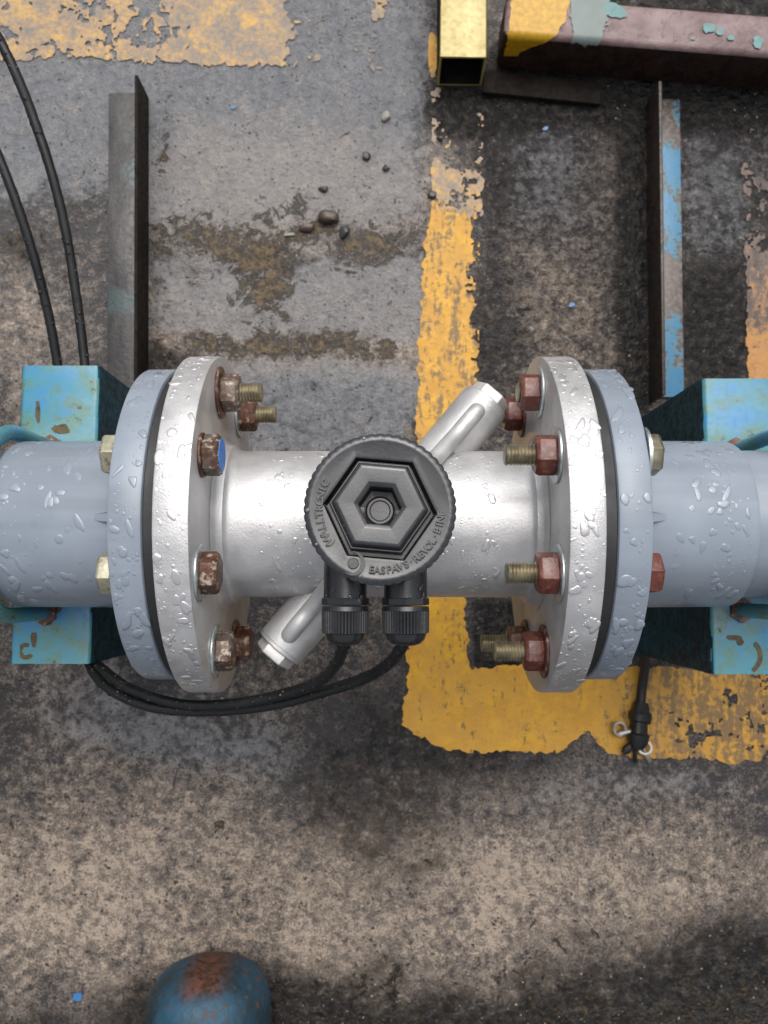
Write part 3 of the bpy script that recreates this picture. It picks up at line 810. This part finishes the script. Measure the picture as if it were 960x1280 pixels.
# ------------------------------------------------------------------ BLUE SUPPORTS
SZ = -.0503
def support(xa, xb, ya, yb, label):
    lo = Vector((xa, ya, GZ)); hi = Vector((xb, yb, SZ))
    t = thing('support_block', label, 'support', ((xa + xb) / 2, (ya + yb) / 2, GZ), 'blue painted supports under the pipe')
    bm = bmesh.new()
    # hollow rectangular section, open towards +Y and -Y, rounded long edges
    w = (xb - xa) / 2; h = (SZ - GZ) / 2; cx = (xa + xb) / 2; cz = (SZ + GZ) / 2
    def ring(w_, h_, r, n=5):
        pts = []
        for qx, qz, a0 in ((1, 1, 0), (-1, 1, 90), (-1, -1, 180), (1, -1, 270)):
            for k in range(n + 1):
                a = R(a0 + 90 * k / n)
                pts.append((cx + qx * (w_ - r) + r * math.cos(a), cz + qz * (h_ - r) + r * math.sin(a)))
        return pts
    out = ring(w, h, .0035); inn = ring(w - .004, h - .004, .0015)
    ny = 24
    rows_o = []; rows_i = []
    for j in range(ny + 1):
        y = ya + (yb - ya) * j / ny
        rows_o.append([bm.verts.new((p[0], y, p[1])) for p in out]); rows_i.append([bm.verts.new((p[0], y, p[1])) for p in inn])
    n = len(out)
    for j in range(ny):
        for k in range(n):
            k2 = (k + 1) % n
            bm.faces.new((rows_o[j][k], rows_o[j][k2], rows_o[j + 1][k2], rows_o[j + 1][k]))
            bm.faces.new((rows_i[j][k], rows_i[j + 1][k], rows_i[j + 1][k2], rows_i[j][k2]))
    for j in (0, ny):
        for k in range(n):
            k2 = (k + 1) % n
            bm.faces.new((rows_o[j][k], rows_i[j][k], rows_i[j][k2], rows_o[j][k2]))
    rs = random.Random(3)
    for v in bm.verts:
        v.co += Vector((rs.uniform(-1, 1), rs.uniform(-1, 1), rs.uniform(-1, 1))) * .0003
    bmesh.ops.recalc_face_normals(bm, faces=bm.faces)
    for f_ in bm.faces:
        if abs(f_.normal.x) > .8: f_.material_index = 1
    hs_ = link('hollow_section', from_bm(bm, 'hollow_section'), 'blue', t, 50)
    hs_.data.materials.append(MAT['shadedblue'])
    return t
a = at(26, 457, SZ); b = at(113.5, 830, SZ)
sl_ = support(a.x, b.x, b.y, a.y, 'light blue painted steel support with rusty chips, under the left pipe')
a2 = at(877.5, 473, SZ); b2 = at(877.5, 843, SZ)
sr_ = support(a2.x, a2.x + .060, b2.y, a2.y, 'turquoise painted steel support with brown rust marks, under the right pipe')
def rust_mark(X0, Y0, X1, Y1, field, parent, label, m='rustmark'):
    xs_ = np.arange(X0, X1, 1.2); ys_ = np.arange(Y0, Y1, 1.2); A, B = np.meshgrid(xs_, ys_); F = field(A, B)
    F[0, :] = -1; F[-1, :] = -1; F[:, 0] = -1; F[:, -1] = -1
    o = iso_sheet('rust_patch', xs_, ys_, F, lambda p, q: at(p, q, SZ + .0006), m)
    if o is None: return
    off = parent.location; o.parent = parent; o.location = -Vector(off)
    return o
MAT['rustmark'] = mat_rust('brown_rust_mark', (.060, .040, .014), (.10, .065, .022), (.035, .020, .010), .6)
def arcf(cx, cy, r, w, a0, a1, seed):
    def f(A, B):
        an = np.degrees(np.arctan2(-(B - cy), A - cx)) % 360
        inside = ((an - a0) % 360) < ((a1 - a0) % 360)
        return np.where(inside, 1 - np.abs(np.hypot(A - cx, B - cy) - r) / w, -1) + ragged(A, B, seed, .5) - .25
    return f
def blobf(pts, seed, amp=.9):
    def f(A, B):
        o = -9 * np.ones_like(A)
        for (x, y, rx, ry) in pts: o = np.maximum(o, 1 - np.hypot((A - x) / rx, (B - y) / ry))
        return o + ragged(A, B, seed, amp) - .1
    return f
rust_mark(24, 800, 48, 828, arcf(32, 814, 8, 3.4, 60, 330, 71), sl_, '')
rust_mark(34, 790, 50, 815, blobf([(42, 799, 3, 9)], 72), sl_, '')
rust_mark(48, 755, 82, 790, blobf([(62, 760, 13, 8), (60, 773, 6, 12)], 73), sl_, '')
rust_mark(40, 500, 95, 552, blobf([(47, 518, 3.5, 17), (75, 536, 12, 8), (56, 458, 5, 6)], 74), sl_, '')
rust_mark(930, 790, 958, 845, arcf(930, 820, 21, 4, 300, 50, 75), sr_, '')
rust_mark(905, 785, 940, 815, blobf([(918, 797, 10, 4), (926, 803, 5, 5)], 76), sr_, '')
# U-bolts over the pipe
def ubolt(x, rr, z0, name_label, r=.0048):
    t = thing('pipe_clamp', name_label, 'pipe clamp', (x, 0, SZ), 'blue clamps over the pipe')
    pts = [Vector((x, rr, SZ - .03)), Vector((x, rr, SZ)), Vector((x, rr, -.02))]
    for k in range(0, 13):
        a = PI * k / 12; pts.append(Vector((x, rr * math.cos(a), .0 + rr * math.sin(a))))
    pts += [Vector((x, -rr, -.02)), Vector((x, -rr, SZ)), Vector((x, -rr, SZ - .03))]
    tube('bent_rod', pts, r, 'blue', t, 14, 4, .02)
    for s in (-1, 1):
        lathe('rod_nut', [(0, 0), (0, .0085), (.003, .0085), (.003, 0)], (x, s * rr, SZ + .0002), (0, 0, 1), 'darkrust', t, 6, smooth=20)
    return t
ubolt(-.2242, .0552, SZ, 'blue bent rod clamp over the pipe at the left edge')
ubolt(.2365, .0535, SZ, 'blue bent rod clamp over the pipe at the right edge')

# ------------------------------------------------------------------ CABLES
def cable(label, pts, seed):
    random.seed(seed)
    path = catmull(pts, 14)
    bm = bmesh.new(); tube_into(bm, path, .0033, 12, .05)
    bmesh.ops.recalc_face_normals(bm, faces=bm.faces)
    t = thing('sensor_cable', label, 'cable', tuple(pts[0]), 'black sensor cables')
    link('sheath', from_bm(bm, 'sheath'), 'cable', t, 70)
    # beads of water along it
    rs = random.Random(seed); V = []; Fs = []
    for q in range(260):
        i = rs.randrange(1, len(path) - 2); p = path[i].lerp(path[i + 1], rs.random()); d = (path[i + 1] - path[i]).normalized()
        sd_ = d.cross(Vector((0, 0, 1))).normalized(); up = sd_.cross(d).normalized()
        a = rs.uniform(-1.5, 1.5); nrm = (up * math.cos(a) + sd_ * math.sin(a)).normalized(); tang = nrm.cross(d)
        r = .0004 + .0009 * rs.random() ** 2; c = p + nrm * .0033; b0 = len(V); NS = 8
        V.append(c + nrm * r * .6)
        for rr, hh in ((.6, .45), (1.0, -.15)):
            for k in range(NS):
                th = 2 * PI * k / NS; V.append(c + d * (r * rr * 1.3 * math.cos(th)) + tang * (r * rr * math.sin(th)) + nrm * r * hh)
        for k in range(NS):
            k2 = (k + 1) % NS
            Fs.append((b0, b0 + 1 + k, b0 + 1 + k2)); Fs.append((b0 + 1 + k, b0 + 1 + NS + k, b0 + 1 + NS + k2, b0 + 1 + k2))
    tag(link('water_drops', pydata('water_drops', V, Fs), 'cable', t, 180), kind='stuff')
    return t
(x1, y1), (x2, y2) = gl
def P(px, py, z): return at(px, py, z)
cable('black cable curving left from the left gland, the outer of the two top left',
      [Vector((x1, y1 + .004, GLZ)), P(429, 806, .066), P(421, 829, .050), P(398, 852, .026), P(350, 869, .006), P(290, 880, -.008), P(225, 880, -.022), P(165, 862, -.040), P(128, 836, -.058),
       P(108, 815, -.078), P(100, 760, -.085), P(92, 640, -.085), P(88, 520, -.080), P(75, 470, -.078), P(62, 400, -.066), P(42, 320, -.050), P(12, 230, -.034), P(-30, 130, -.02), P(-70, 40, -.01)], 5)
cable('black cable curving left from the right gland, arching across the top left corner',
      [Vector((x2, y2 + .004, GLZ)), P(502, 808, .065), P(488, 828, .048), P(455, 848, .026), P(400, 866, .008), P(335, 882, -.006), P(260, 889, -.020), P(190, 884, -.034), P(138, 862, -.050),
       P(112, 830, -.066), P(106, 780, -.080), P(110, 660, -.082), P(112, 540, -.078), P(106, 455, -.072), P(94, 360, -.060), P(76, 260, -.045), P(48, 165, -.030), P(12, 75, -.016), P(-40, -20, 0)], 6)

# ------------------------------------------------------------------ STEEL ON THE FLOOR
def mat_wetsteel():
    t = NT('wet_scaled_steel')
    n = t.noise(45, 5, .6, .4, stretch=(1, .25, 1)); f = t.noise(240, 5, .65); b = t.noise(16, 3, off=(3, 3, 1))
    c = t.mix(t.ramp(n, .35, .65), (.026, .026, .027), (.072, .069, .067))
    c = t.mix(t.ramp(f, .52, .7, 0, .7), c, (.055, .035, .022))
    c = t.mix(t.ramp(b, .56, .66, 0, .5), c, (.07, .11, .11))
    return t.out(c, t.ramp(f, .3, .7, .22, .5), .25, t.bump(f, .5, .001))
MAT['wetsteel'] = mat_wetsteel()
MAT['brownsteel'] = mat_rust('brown_wet_steel', (.018, .012, .010), (.040, .024, .018), (.022, .030, .022), .38, .1)
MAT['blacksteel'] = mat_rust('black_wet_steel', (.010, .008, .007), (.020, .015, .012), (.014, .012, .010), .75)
def mat_flaked():
    t = NT('flaking_blue_on_rust')
    n = t.noise(24, 6, .65, .3, (1, 2, 0), (1, .55, 1)); f = t.noise(240, 4)
    m = t.ramp(t.math('ADD', t.math('MULTIPLY', n, .75), t.math('MULTIPLY', f, .25)), .52, .55)
    c = t.mix(m, t.mix(t.ramp(f, .4, .65), (.085, .065, .055), (.16, .13, .12)), t.mix(t.ramp(n, .5, .62), (.08, .18, .20), (.04, .17, .30)))
    return t.out(c, t.ramp(f, .3, .7, .28, .5), 0, t.bump(m, .4, .0006))
MAT['flaked'] = mat_flaked()
# left angle: flat to the left, upright at its right side
gz = GZ + .0006
def angle_iron(label, pa, pb, leg_h, flat_dir, flat_w, m_leg, m_flat, th=.003):
    """pa,pb: foot line of the upright (outer face); flat lies towards flat_dir (+1/-1 in X)"""
    d = (pb - pa); L = d.length; ang = math.atan2(d.x, d.y)
    M = Matrix.Translation((pa.x, pa.y, gz)) @ Matrix.Rotation(-ang, 4, 'Z')
    t = thing('angle_iron', label, 'angle iron', (pa.x, pa.y, gz))
    bm = bmesh.new(); s = flat_dir
    x0, x1 = sorted((0, s * th)); box_bm(bm, (x0, 0, .0), (x1, L, leg_h), M, .0006)
    link('upright_leg', from_bm(bm, 'upright_leg'), m_leg, t, 40)
    bm = bmesh.new(); x0, x1 = sorted((s * (th + .0002), s * flat_w)); box_bm(bm, (x0, .006, .0), (x1, L + .004, th), M, .0006)
    link('flat_leg', from_bm(bm, 'flat_leg'), m_flat, t, 40)
    return t
angle_iron('dark steel angle lying on the floor behind the left flange', at(186, 560, GZ), at(186.5, 123, GZ), .036, -1, .0375, 'blacksteel', 'wetsteel')
angle_iron('rusty steel angle with flaking blue paint on the right of the floor', at(811, 505, GZ), at(807, 131, GZ), .037, 1, .0315, 'brownsteel', 'flaked')

# painted square bar at the top right
def mat_pink():
    t = NT('pink_primer_worn')
    n = t.noise(30, 5, .6); f = t.noise(200, 5, .65, 0, (2, 2, 2)); sc = t.noise(900, 2)
    c = t.mix(t.ramp(n, .35, .7), (.135, .080, .080), (.235, .165, .160))
    c = t.mix(t.ramp(f, .56, .68, 0, .7), c, (.08, .055, .045))
    return t.out(c, t.ramp(f, .3, .7, .3, .55), 0, t.bump(t.math('ADD', f, sc), .5, .001))
MAT['pink'] = mat_pink()
MAT['bardark'] = mat_rust('dark_brown_bar_side', (.020, .012, .010), (.045, .022, .018), (.012, .010, .009), .45)
MAT['tealflake'] = mat_plain('pale_teal_flake', (.08, .20, .20), .45, 0, 160, .5, .4)
MAT['greyflake'] = mat_plain('grey_green_flake', (.13, .165, .155), .45, 0, 60, .35, .4)
MAT['goldflake'] = mat_plain('deep_yellow_paint', (.46, .25, .004), .38, 0, 240, .55, .6)
MAT['dirt'] = mat_plain('black_dirt', (.018, .015, .012), .6, 0, 120, .5, .8)
BH = .052
BT = GZ + BH + .0006
p0 = at(632, 44, BT); p1 = at(960, 70, BT)
bd = (p1 - p0).normalized(); ang = math.atan2(bd.y, bd.x)
MB = Matrix.Translation((p0.x, p0.y, gz)) @ Matrix.Rotation(ang, 4, 'Z')
bt = thing('painted_steel_bar', 'thick steel bar with peeling pink, teal and yellow paint, top right', 'steel bar', (p0.x, p0.y, gz))
bm = bmesh.new(); box_bm(bm, (-.002, 0, 0), (.42, .040, BH), MB, .006, 4)
bm.normal_update()
for f_ in bm.faces:
    if f_.normal.z < .55: f_.material_index = 1  # all but the top of the bar gets the darker brown
sb_ = link('square_bar', from_bm(bm, 'square_bar'), 'pink', bt, 40); sb_.data.materials.append(MAT['bardark'])
def bar_flake(name, X0, Y0, X1, Y1, field, m, z=.0009):
    xs_ = np.arange(X0, X1, 1.3); ys_ = np.arange(Y0, Y1, 1.3); A, B = np.meshgrid(xs_, ys_); F = field(A, B)
    F[0, :] = -1; F[-1, :] = -1; F[:, 0] = -1; F[:, -1] = -1
    inv = MB.inverted()
    def P3(p, q):
        w = at(p, q, BT + z); l = inv @ w
        # wrap over the rounded front edge
        if l.y < .006:
            over = .006 - l.y; a = min(over / .006, PI / 2); ex = max(0, over - .006 * PI / 2)
            r = .006 + z
            l = Vector((l.x, .006 - r * math.sin(a), BH - .006 + r * math.cos(a) - ex))
        return MB @ l
    o = iso_sheet(name, xs_, ys_, F, P3, m)
    if o: o.parent = bt; o.location = -bt.location
    return o
bar_flake('yellow_paint_patch', 632, -40, 722, 78, lambda A, B: np.minimum(np.minimum((A - np.interp(B, [-40, 70], [643, 632])) / 10, (np.interp(B, [-40, 0, 40, 70], [724, 716, 700, 650]) - A) / 12), .30) + ragged(A, B, 81, .9), 'goldflake')
bar_flake('grey_paint_patch', 700, -40, 775, 62, lambda A, B: np.minimum((A - 716) / 10, np.minimum((np.interp(B, [-40, 10, 50], [775, 764, 750]) - A), (52 - B)) / 12) + ragged(A, B, 83, 1.3), 'greyflake', .0011)
for k_, fl in enumerate([[(771, 16, 14, 7), (765, 9, 12, 6)], [(886, 34, 9, 7)], [(901, 39, 6, 5)], [(913, 47, 5, 4)], [(948, 50, 8, 9)], [(866, 48, 4, 3)]]):
    bar_flake('teal_paint_patch', 745, -5, 965, 66, blobf(fl, 85 + k_, 1.5), 'tealflake', .0012)
# low dark plate under the bar
pp = at(604, 100, GZ)
Mp = Matrix.Translation((pp.x, pp.y, gz)) @ Matrix.Rotation(ang - R(1.5), 4, 'Z')
bm = bmesh.new(); box_bm(bm, (0, -.0165, 0), (.112, .005, .007), Mp, .001)
o = link('steel_plate', from_bm(bm, 'steel_plate'), 'blacksteel', None, 40); tag(o, 'low dark steel plate on the floor in front of the peeling bar', 'plate')

# hollow yellow square tube, open end towards the viewer
def mat_gold():
    t = NT('pale_yellow_tube_paint')
    n = t.noise(30, 5, .6, .5, (0, 0, 0), (1, .3, 1)); f = t.noise(220, 5, .65)
    c = t.mix(t.ramp(n, .35, .68), (.33, .26, .085), (.46, .385, .165))
    c = t.mix(t.ramp(f, .58, .72, 0, .7), c, (.32, .19, .03))
    return t.out(c, t.ramp(f, .3, .7, .3, .5), .15, t.bump(f, .3, .0006))
MAT['gold'] = mat_gold()
q0 = at(545.5, 107, GZ); 
TW = .0430
tt = thing('square_tube', 'hollow square tube painted yellow, open end facing down, top of the floor', 'square tube', (q0.x, q0.y, gz))
Mq = Matrix.Translation((q0.x, q0.y, gz)) @ Matrix.Rotation(R(-.8), 4, 'Z')
bm = bmesh.new(); th = .0022; L = .30
def fr(w0, w1, y, r): 
    return [(w0, y, w0), (w1, y, w0), (w1, y, w1), (w0, y, w1)]
o_ = [[bm.verts.new(Mq @ Vector(p)) for p in fr(0, TW, y, 0)] for y in (0, L)]
i_ = [[bm.verts.new(Mq @ Vector(p)) for p in fr(th, TW - th, y, 0)] for y in (0, L)]
for k in range(4):
    k2 = (k + 1) % 4
    bm.faces.new((o_[0][k], o_[0][k2], o_[1][k2], o_[1][k])); bm.faces.new((i_[0][k], i_[1][k], i_[1][k2], i_[0][k2]))
    for e in (0, 1): bm.faces.new((o_[e][k], i_[e][k], i_[e][k2], o_[e][k2]))
es = [e for e in bm.edges if e.calc_length() > .1]
bmesh.ops.bevel(bm, geom=es, offset=.0012, segments=3, affect='EDGES', profile=.5)
bmesh.ops.recalc_face_normals(bm, faces=bm.faces)
bm.normal_update()
Mi = Mq.inverted()
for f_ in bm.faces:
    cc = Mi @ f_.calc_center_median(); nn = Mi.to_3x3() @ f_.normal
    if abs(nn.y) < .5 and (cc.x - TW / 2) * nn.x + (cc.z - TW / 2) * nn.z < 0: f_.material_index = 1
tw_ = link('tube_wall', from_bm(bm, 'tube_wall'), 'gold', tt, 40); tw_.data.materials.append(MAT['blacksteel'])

# blue rounded steel end at the bottom edge
def mat_bluecyl():
    t = NT('scuffed_blue_steel')
    n = t.noise(20, 5, .6, .4, (2, 0, 0), (1.3, .45, 1)); f = t.noise(160, 5, .65, 0, (0, 3, 0))
    c = t.mix(t.ramp(n, .38, .62), (.009, .024, .032), (.012, .062, .110))
    c = t.mix(t.ramp(f, .50, .68, 0, .75), c, (.034, .036, .038))
    sp = t.n.new('ShaderNodeSeparateXYZ'); t.l.new(t.co(), sp.inputs[0])
    y = t.math('ADD', sp.outputs[1], t.math('MULTIPLY', t.math('SUBTRACT', n, .5), .02))
    x = t.math('ABSOLUTE', t.math('SUBTRACT', sp.outputs[0], CYX), 0)
    x = t.math('ADD', x, t.math('MULTIPLY', t.math('SUBTRACT', f, .5), .06))
    rm = t.math('MULTIPLY', t.ramp(y, CYY - .012, CYY - .003), t.ramp(x, .008, .026, 1, 0))
    rm = t.math('MAXIMUM', rm, t.math('MULTIPLY', t.ramp(f, .58, .66), .5))
    c = t.mix(rm, c, t.mix(t.ramp(f, .4, .6), (.035, .018, .010), (.12, .045, .030)))
    return t.out(c, t.ramp(f, .3, .7, .45, .7), 0, t.bump(f, .6, .0012))
cr = .0495
ctop = at(263, 1203, GZ + cr)
CYX, CYY = ctop.x, ctop.y
MAT['bluecyl'] = mat_bluecyl()
ce = thing('blue_pipe_end', 'scuffed blue rounded steel end with a rusty tip, at the bottom edge', 'pipe', (ctop.x, ctop.y, GZ))
prof = [(0, 0)] + [(.034 * (1 - math.cos(R(a))), cr * math.sin(R(a)) ** .62) for a in range(3, 91, 4)] + [(.40, cr * 1.02)]
lathe('domed_tube', prof, (ctop.x, ctop.y, GZ + cr + .001), (0, -1, 0), 'bluecyl', ce, 72)

# ------------------------------------------------------------------ small black plug with two metal rings
pl = thing('cable_plug', 'small black cable plug with two metal rings lying on the yellow band', 'plug', tuple(at(795, 905, GZ)))
z = GZ + .008
tube('lead', [at(806, 812, GZ + .03), at(806, 832, GZ + .018), at(803, 856, z), at(800, 884, z)], .0042, 'cable', pl, 12, 8)
dx = (at(795, 938, z) - at(801, 878, z)); dl = dx.length
lathe('plug_body', [(0, 0), (0, .0062), (dl * .18, .0080), (dl * .22, .0098), (dl * .36, .0100), (dl * .40, .0072), (dl * .62, .0078), (dl * .66, .0098), (dl * .80, .0092), (dl * .95, .0060), (dl, .002), (dl, 0)], at(801, 878, z), dx, 'cable', pl, 20,
      lambda th, i: 1 + .10 * math.cos(3 * th))
lathe('screw_knob', [(0, 0), (0, .003), (.004, .0042), (.007, .0038), (.007, 0)], at(803, 899, z), (1, -.1, .2), 'cable', pl, 12)
tube('pin', [at(794, 934, z), at(794, 945, z - .002), at(795, 952, z - .005)], .0018, 'cable', pl, 8, 4)
lathe('side_wing', [(0, 0), (0, .0028), (.010, .0042), (.014, .002), (.014, 0)], at(793, 928, z), (-1, -.9, 0), 'cable', pl, 8)
MAT['ringmetal'] = mat_zinc('ring_metal', (.30, .28, .26), (.46, .44, .41), .35)
for (rx, ry, tx) in ((773, 911, .25), (806, 934, -.25)):
    c = at(rx, ry, GZ + .007); M = axisM(c, (tx, .1, 1)); bm = bmesh.new()
    lathe_into(bm, [(-.0030, .0046), (-.0030, .0064), (.0030, .0064), (.0030, .0046)], M, 28, None, True)
    bmesh.ops.recalc_face_normals(bm, faces=bm.faces)
    link('metal_ring', from_bm(bm, 'metal_ring'), 'ringmetal', pl, 30)
tube('ring_link', [at(773, 918, GZ + .007), at(785, 915, z), at(795, 914, z)], .0028, 'ringmetal', pl, 8, 4)
tube('ring_link', [at(800, 925, z), at(808, 944, GZ + .006), at(812, 952, GZ + .004)], .0022, 'ringmetal', pl, 8, 4)

# ------------------------------------------------------------------ pebbles and paint chips
MAT['pebble'] = mat_plain('brown_wet_stone', (.060, .042, .028), .35, 0, 200, .5, .6)
MAT['pebdark'] = mat_plain('dark_wet_stone', (.035, .033, .032), .28, 0, 200, .4, .6)
MAT['pebpale'] = mat_plain('pale_stone', (.26, .24, .21), .5, 0, 200, .3, .6)
def pebble(px, py, rx, ry, m, label, seed, rot=0):
    rs = random.Random(seed); c = at(px, py, GZ); s = .75 / FPX
    bm = bmesh.new(); bmesh.ops.create_icosphere(bm, subdivisions=3, radius=1)
    ph = [(Vector((rs.gauss(0, 1), rs.gauss(0, 1), rs.gauss(0, 1))).normalized(), rs.uniform(.55, .9)) for _ in range(9)]
    for v in bm.verts:
        n = v.co.normalized(); k = 1.0
        for d, h in ph:
            q = n.dot(d)
            if q > h: k = min(k, (h / q) * .96 + .04)
        v.co = n * k
    Mr = Matrix.Rotation(rot, 3, 'Z'); h = min(rx, ry) * .7
    for v in bm.verts:
        v.co = Mr @ Vector((v.co.x * rx * s, v.co.y * ry * s, v.co.z * h * s)) + Vector((0, 0, h * s * .55))
    o = link('pebble', from_bm(bm, 'pebble'), m, None, 35); o.location = c
    return tag(o, label, 'pebble', 'small stones on the floor')
pebble(411, 273, 14, 13, 'pebble', 'largest brown pebble, on the floor above the meter', 1)
pebble(384, 285, 12, 7, 'pebble', 'flat reddish brown pebble left of the largest one', 2, .1)
pebble(362, 294, 8, 3, 'pebpale', 'thin pale stone splinter below the brown pebbles', 3, .1)
pebble(482, 147, 6, 8, 'pebpale', 'small pale pebble with a dark side near the yellow tube', 4)
pebble(458, 196, 7, 6, 'pebdark', 'round dark pebble, middle of the grey floor area', 5)
pebble(483, 211, 5.5, 5, 'pebdark', 'small dark pebble just right of the round dark one', 6)
pebble(405, 237, 7.5, 5, 'pebdark', 'flat dark pebble left of and below the round dark one', 7)
pebble(540, 244, 6, 6, 'pebdark', 'dark pebble at the top of the yellow stripe', 8, .4)
pebble(430, 292, 8, 9, 'pebdark', 'dark lump right below the largest brown pebble', 9, .4)
pebble(551, 173, 5, 5, 'pebdark', 'tiny dark stone on the worn paint under the yellow tube', 10)
MAT['chip'] = mat_plain('blue_paint_chip', (.035, .14, .33), .4, 0, 100, .2, .2)
def chip(px, py, r, label, seed):
    rs = random.Random(seed); c = at(px, py, GZ + .0012); s = .75 / FPX
    n = 9; pts = [(r * s * rs.uniform(.6, 1.1) * math.cos(2 * PI * k / n), r * s * rs.uniform(.4, .8) * math.sin(2 * PI * k / n)) for k in range(n)]
    bm = bmesh.new(); T = [bm.verts.new((x, y, .0005)) for x, y in pts]; B = [bm.verts.new((x, y, 0)) for x, y in pts]
    bm.faces.new(T); bm.faces.new(B[::-1])
    for k in range(n): bm.faces.new((B[k], B[(k + 1) % n], T[(k + 1) % n], T[k]))
    o = link('paint_chip', from_bm(bm, 'paint_chip'), 'chip', None, 30); o.location = c; o.rotation_euler = (0, 0, .3)
    tag(o, label, 'paint chip', 'blue paint chips on the floor')
chip(97, 1246, 8, 'largest blue paint chip, bottom left of the floor', 1)
chip(291, 134, 4, 'small blue paint chip on the grey floor right of the dark angle', 2)
chip(715, 381, 5, 'pale blue paint chip near the right flange', 3)
chip(661, 118, 4, 'tiny blue paint chip in front of the steel plate', 4)
chip(682, 161, 4, 'tiny blue paint chip on the dark floor below the plate', 5)

# ------------------------------------------------------------------ loose grit
rs = random.Random(11); V = []; Fs = []
PHI = [(0, 0, 1)] + [(math.cos(R(60 * k)), math.sin(R(60 * k)), .15) for k in range(6)]
n_ = 0
while n_ < 5200:
    px, py = rs.uniform(-60, 1020), rs.uniform(-60, 1340)
    dens = .25 + .6 * (180 < px < 540 and 260 < py < 460) + .4 * (py > 980) + .3 * (px > 600 and 100 < py < 500)
    if rs.random() > dens: continue
    n_ += 1
    c = at(px, py, GZ + .0004); r = .0003 + .0010 * rs.random() ** 3; a0 = rs.uniform(0, 6); b0 = len(V); ex = rs.uniform(.6, 1)
    for (x, y, z_) in PHI:
        j = rs.uniform(.7, 1.2); xx, yy = x * ex, y
        V.append(c + Vector(((xx * math.cos(a0) - yy * math.sin(a0)) * r * j, (xx * math.sin(a0) + yy * math.cos(a0)) * r * j, z_ * r * .8)))
    for k in range(6): Fs.append((b0, b0 + 1 + k, b0 + 1 + (k + 1) % 6))
def mat_grit():
    t = NT('grit')
    n = t.noise(300, 2, .5); c = t.mix(t.ramp(n, .4, .6), (.045, .038, .032), (.30, .25, .19))
    return t.out(c, .45, 0)
MAT['grit'] = mat_grit()
tag(link('grit', pydata('grit', V, Fs), 'grit', None, None), kind='stuff', label='fine loose grit scattered over the wet floor', cat='grit')

for k_ in ('blacksteel', 'shadedblue', 'bardark'):
    MAT[k_].node_tree.nodes['Principled BSDF'].inputs['Specular IOR Level'].default_value = .12
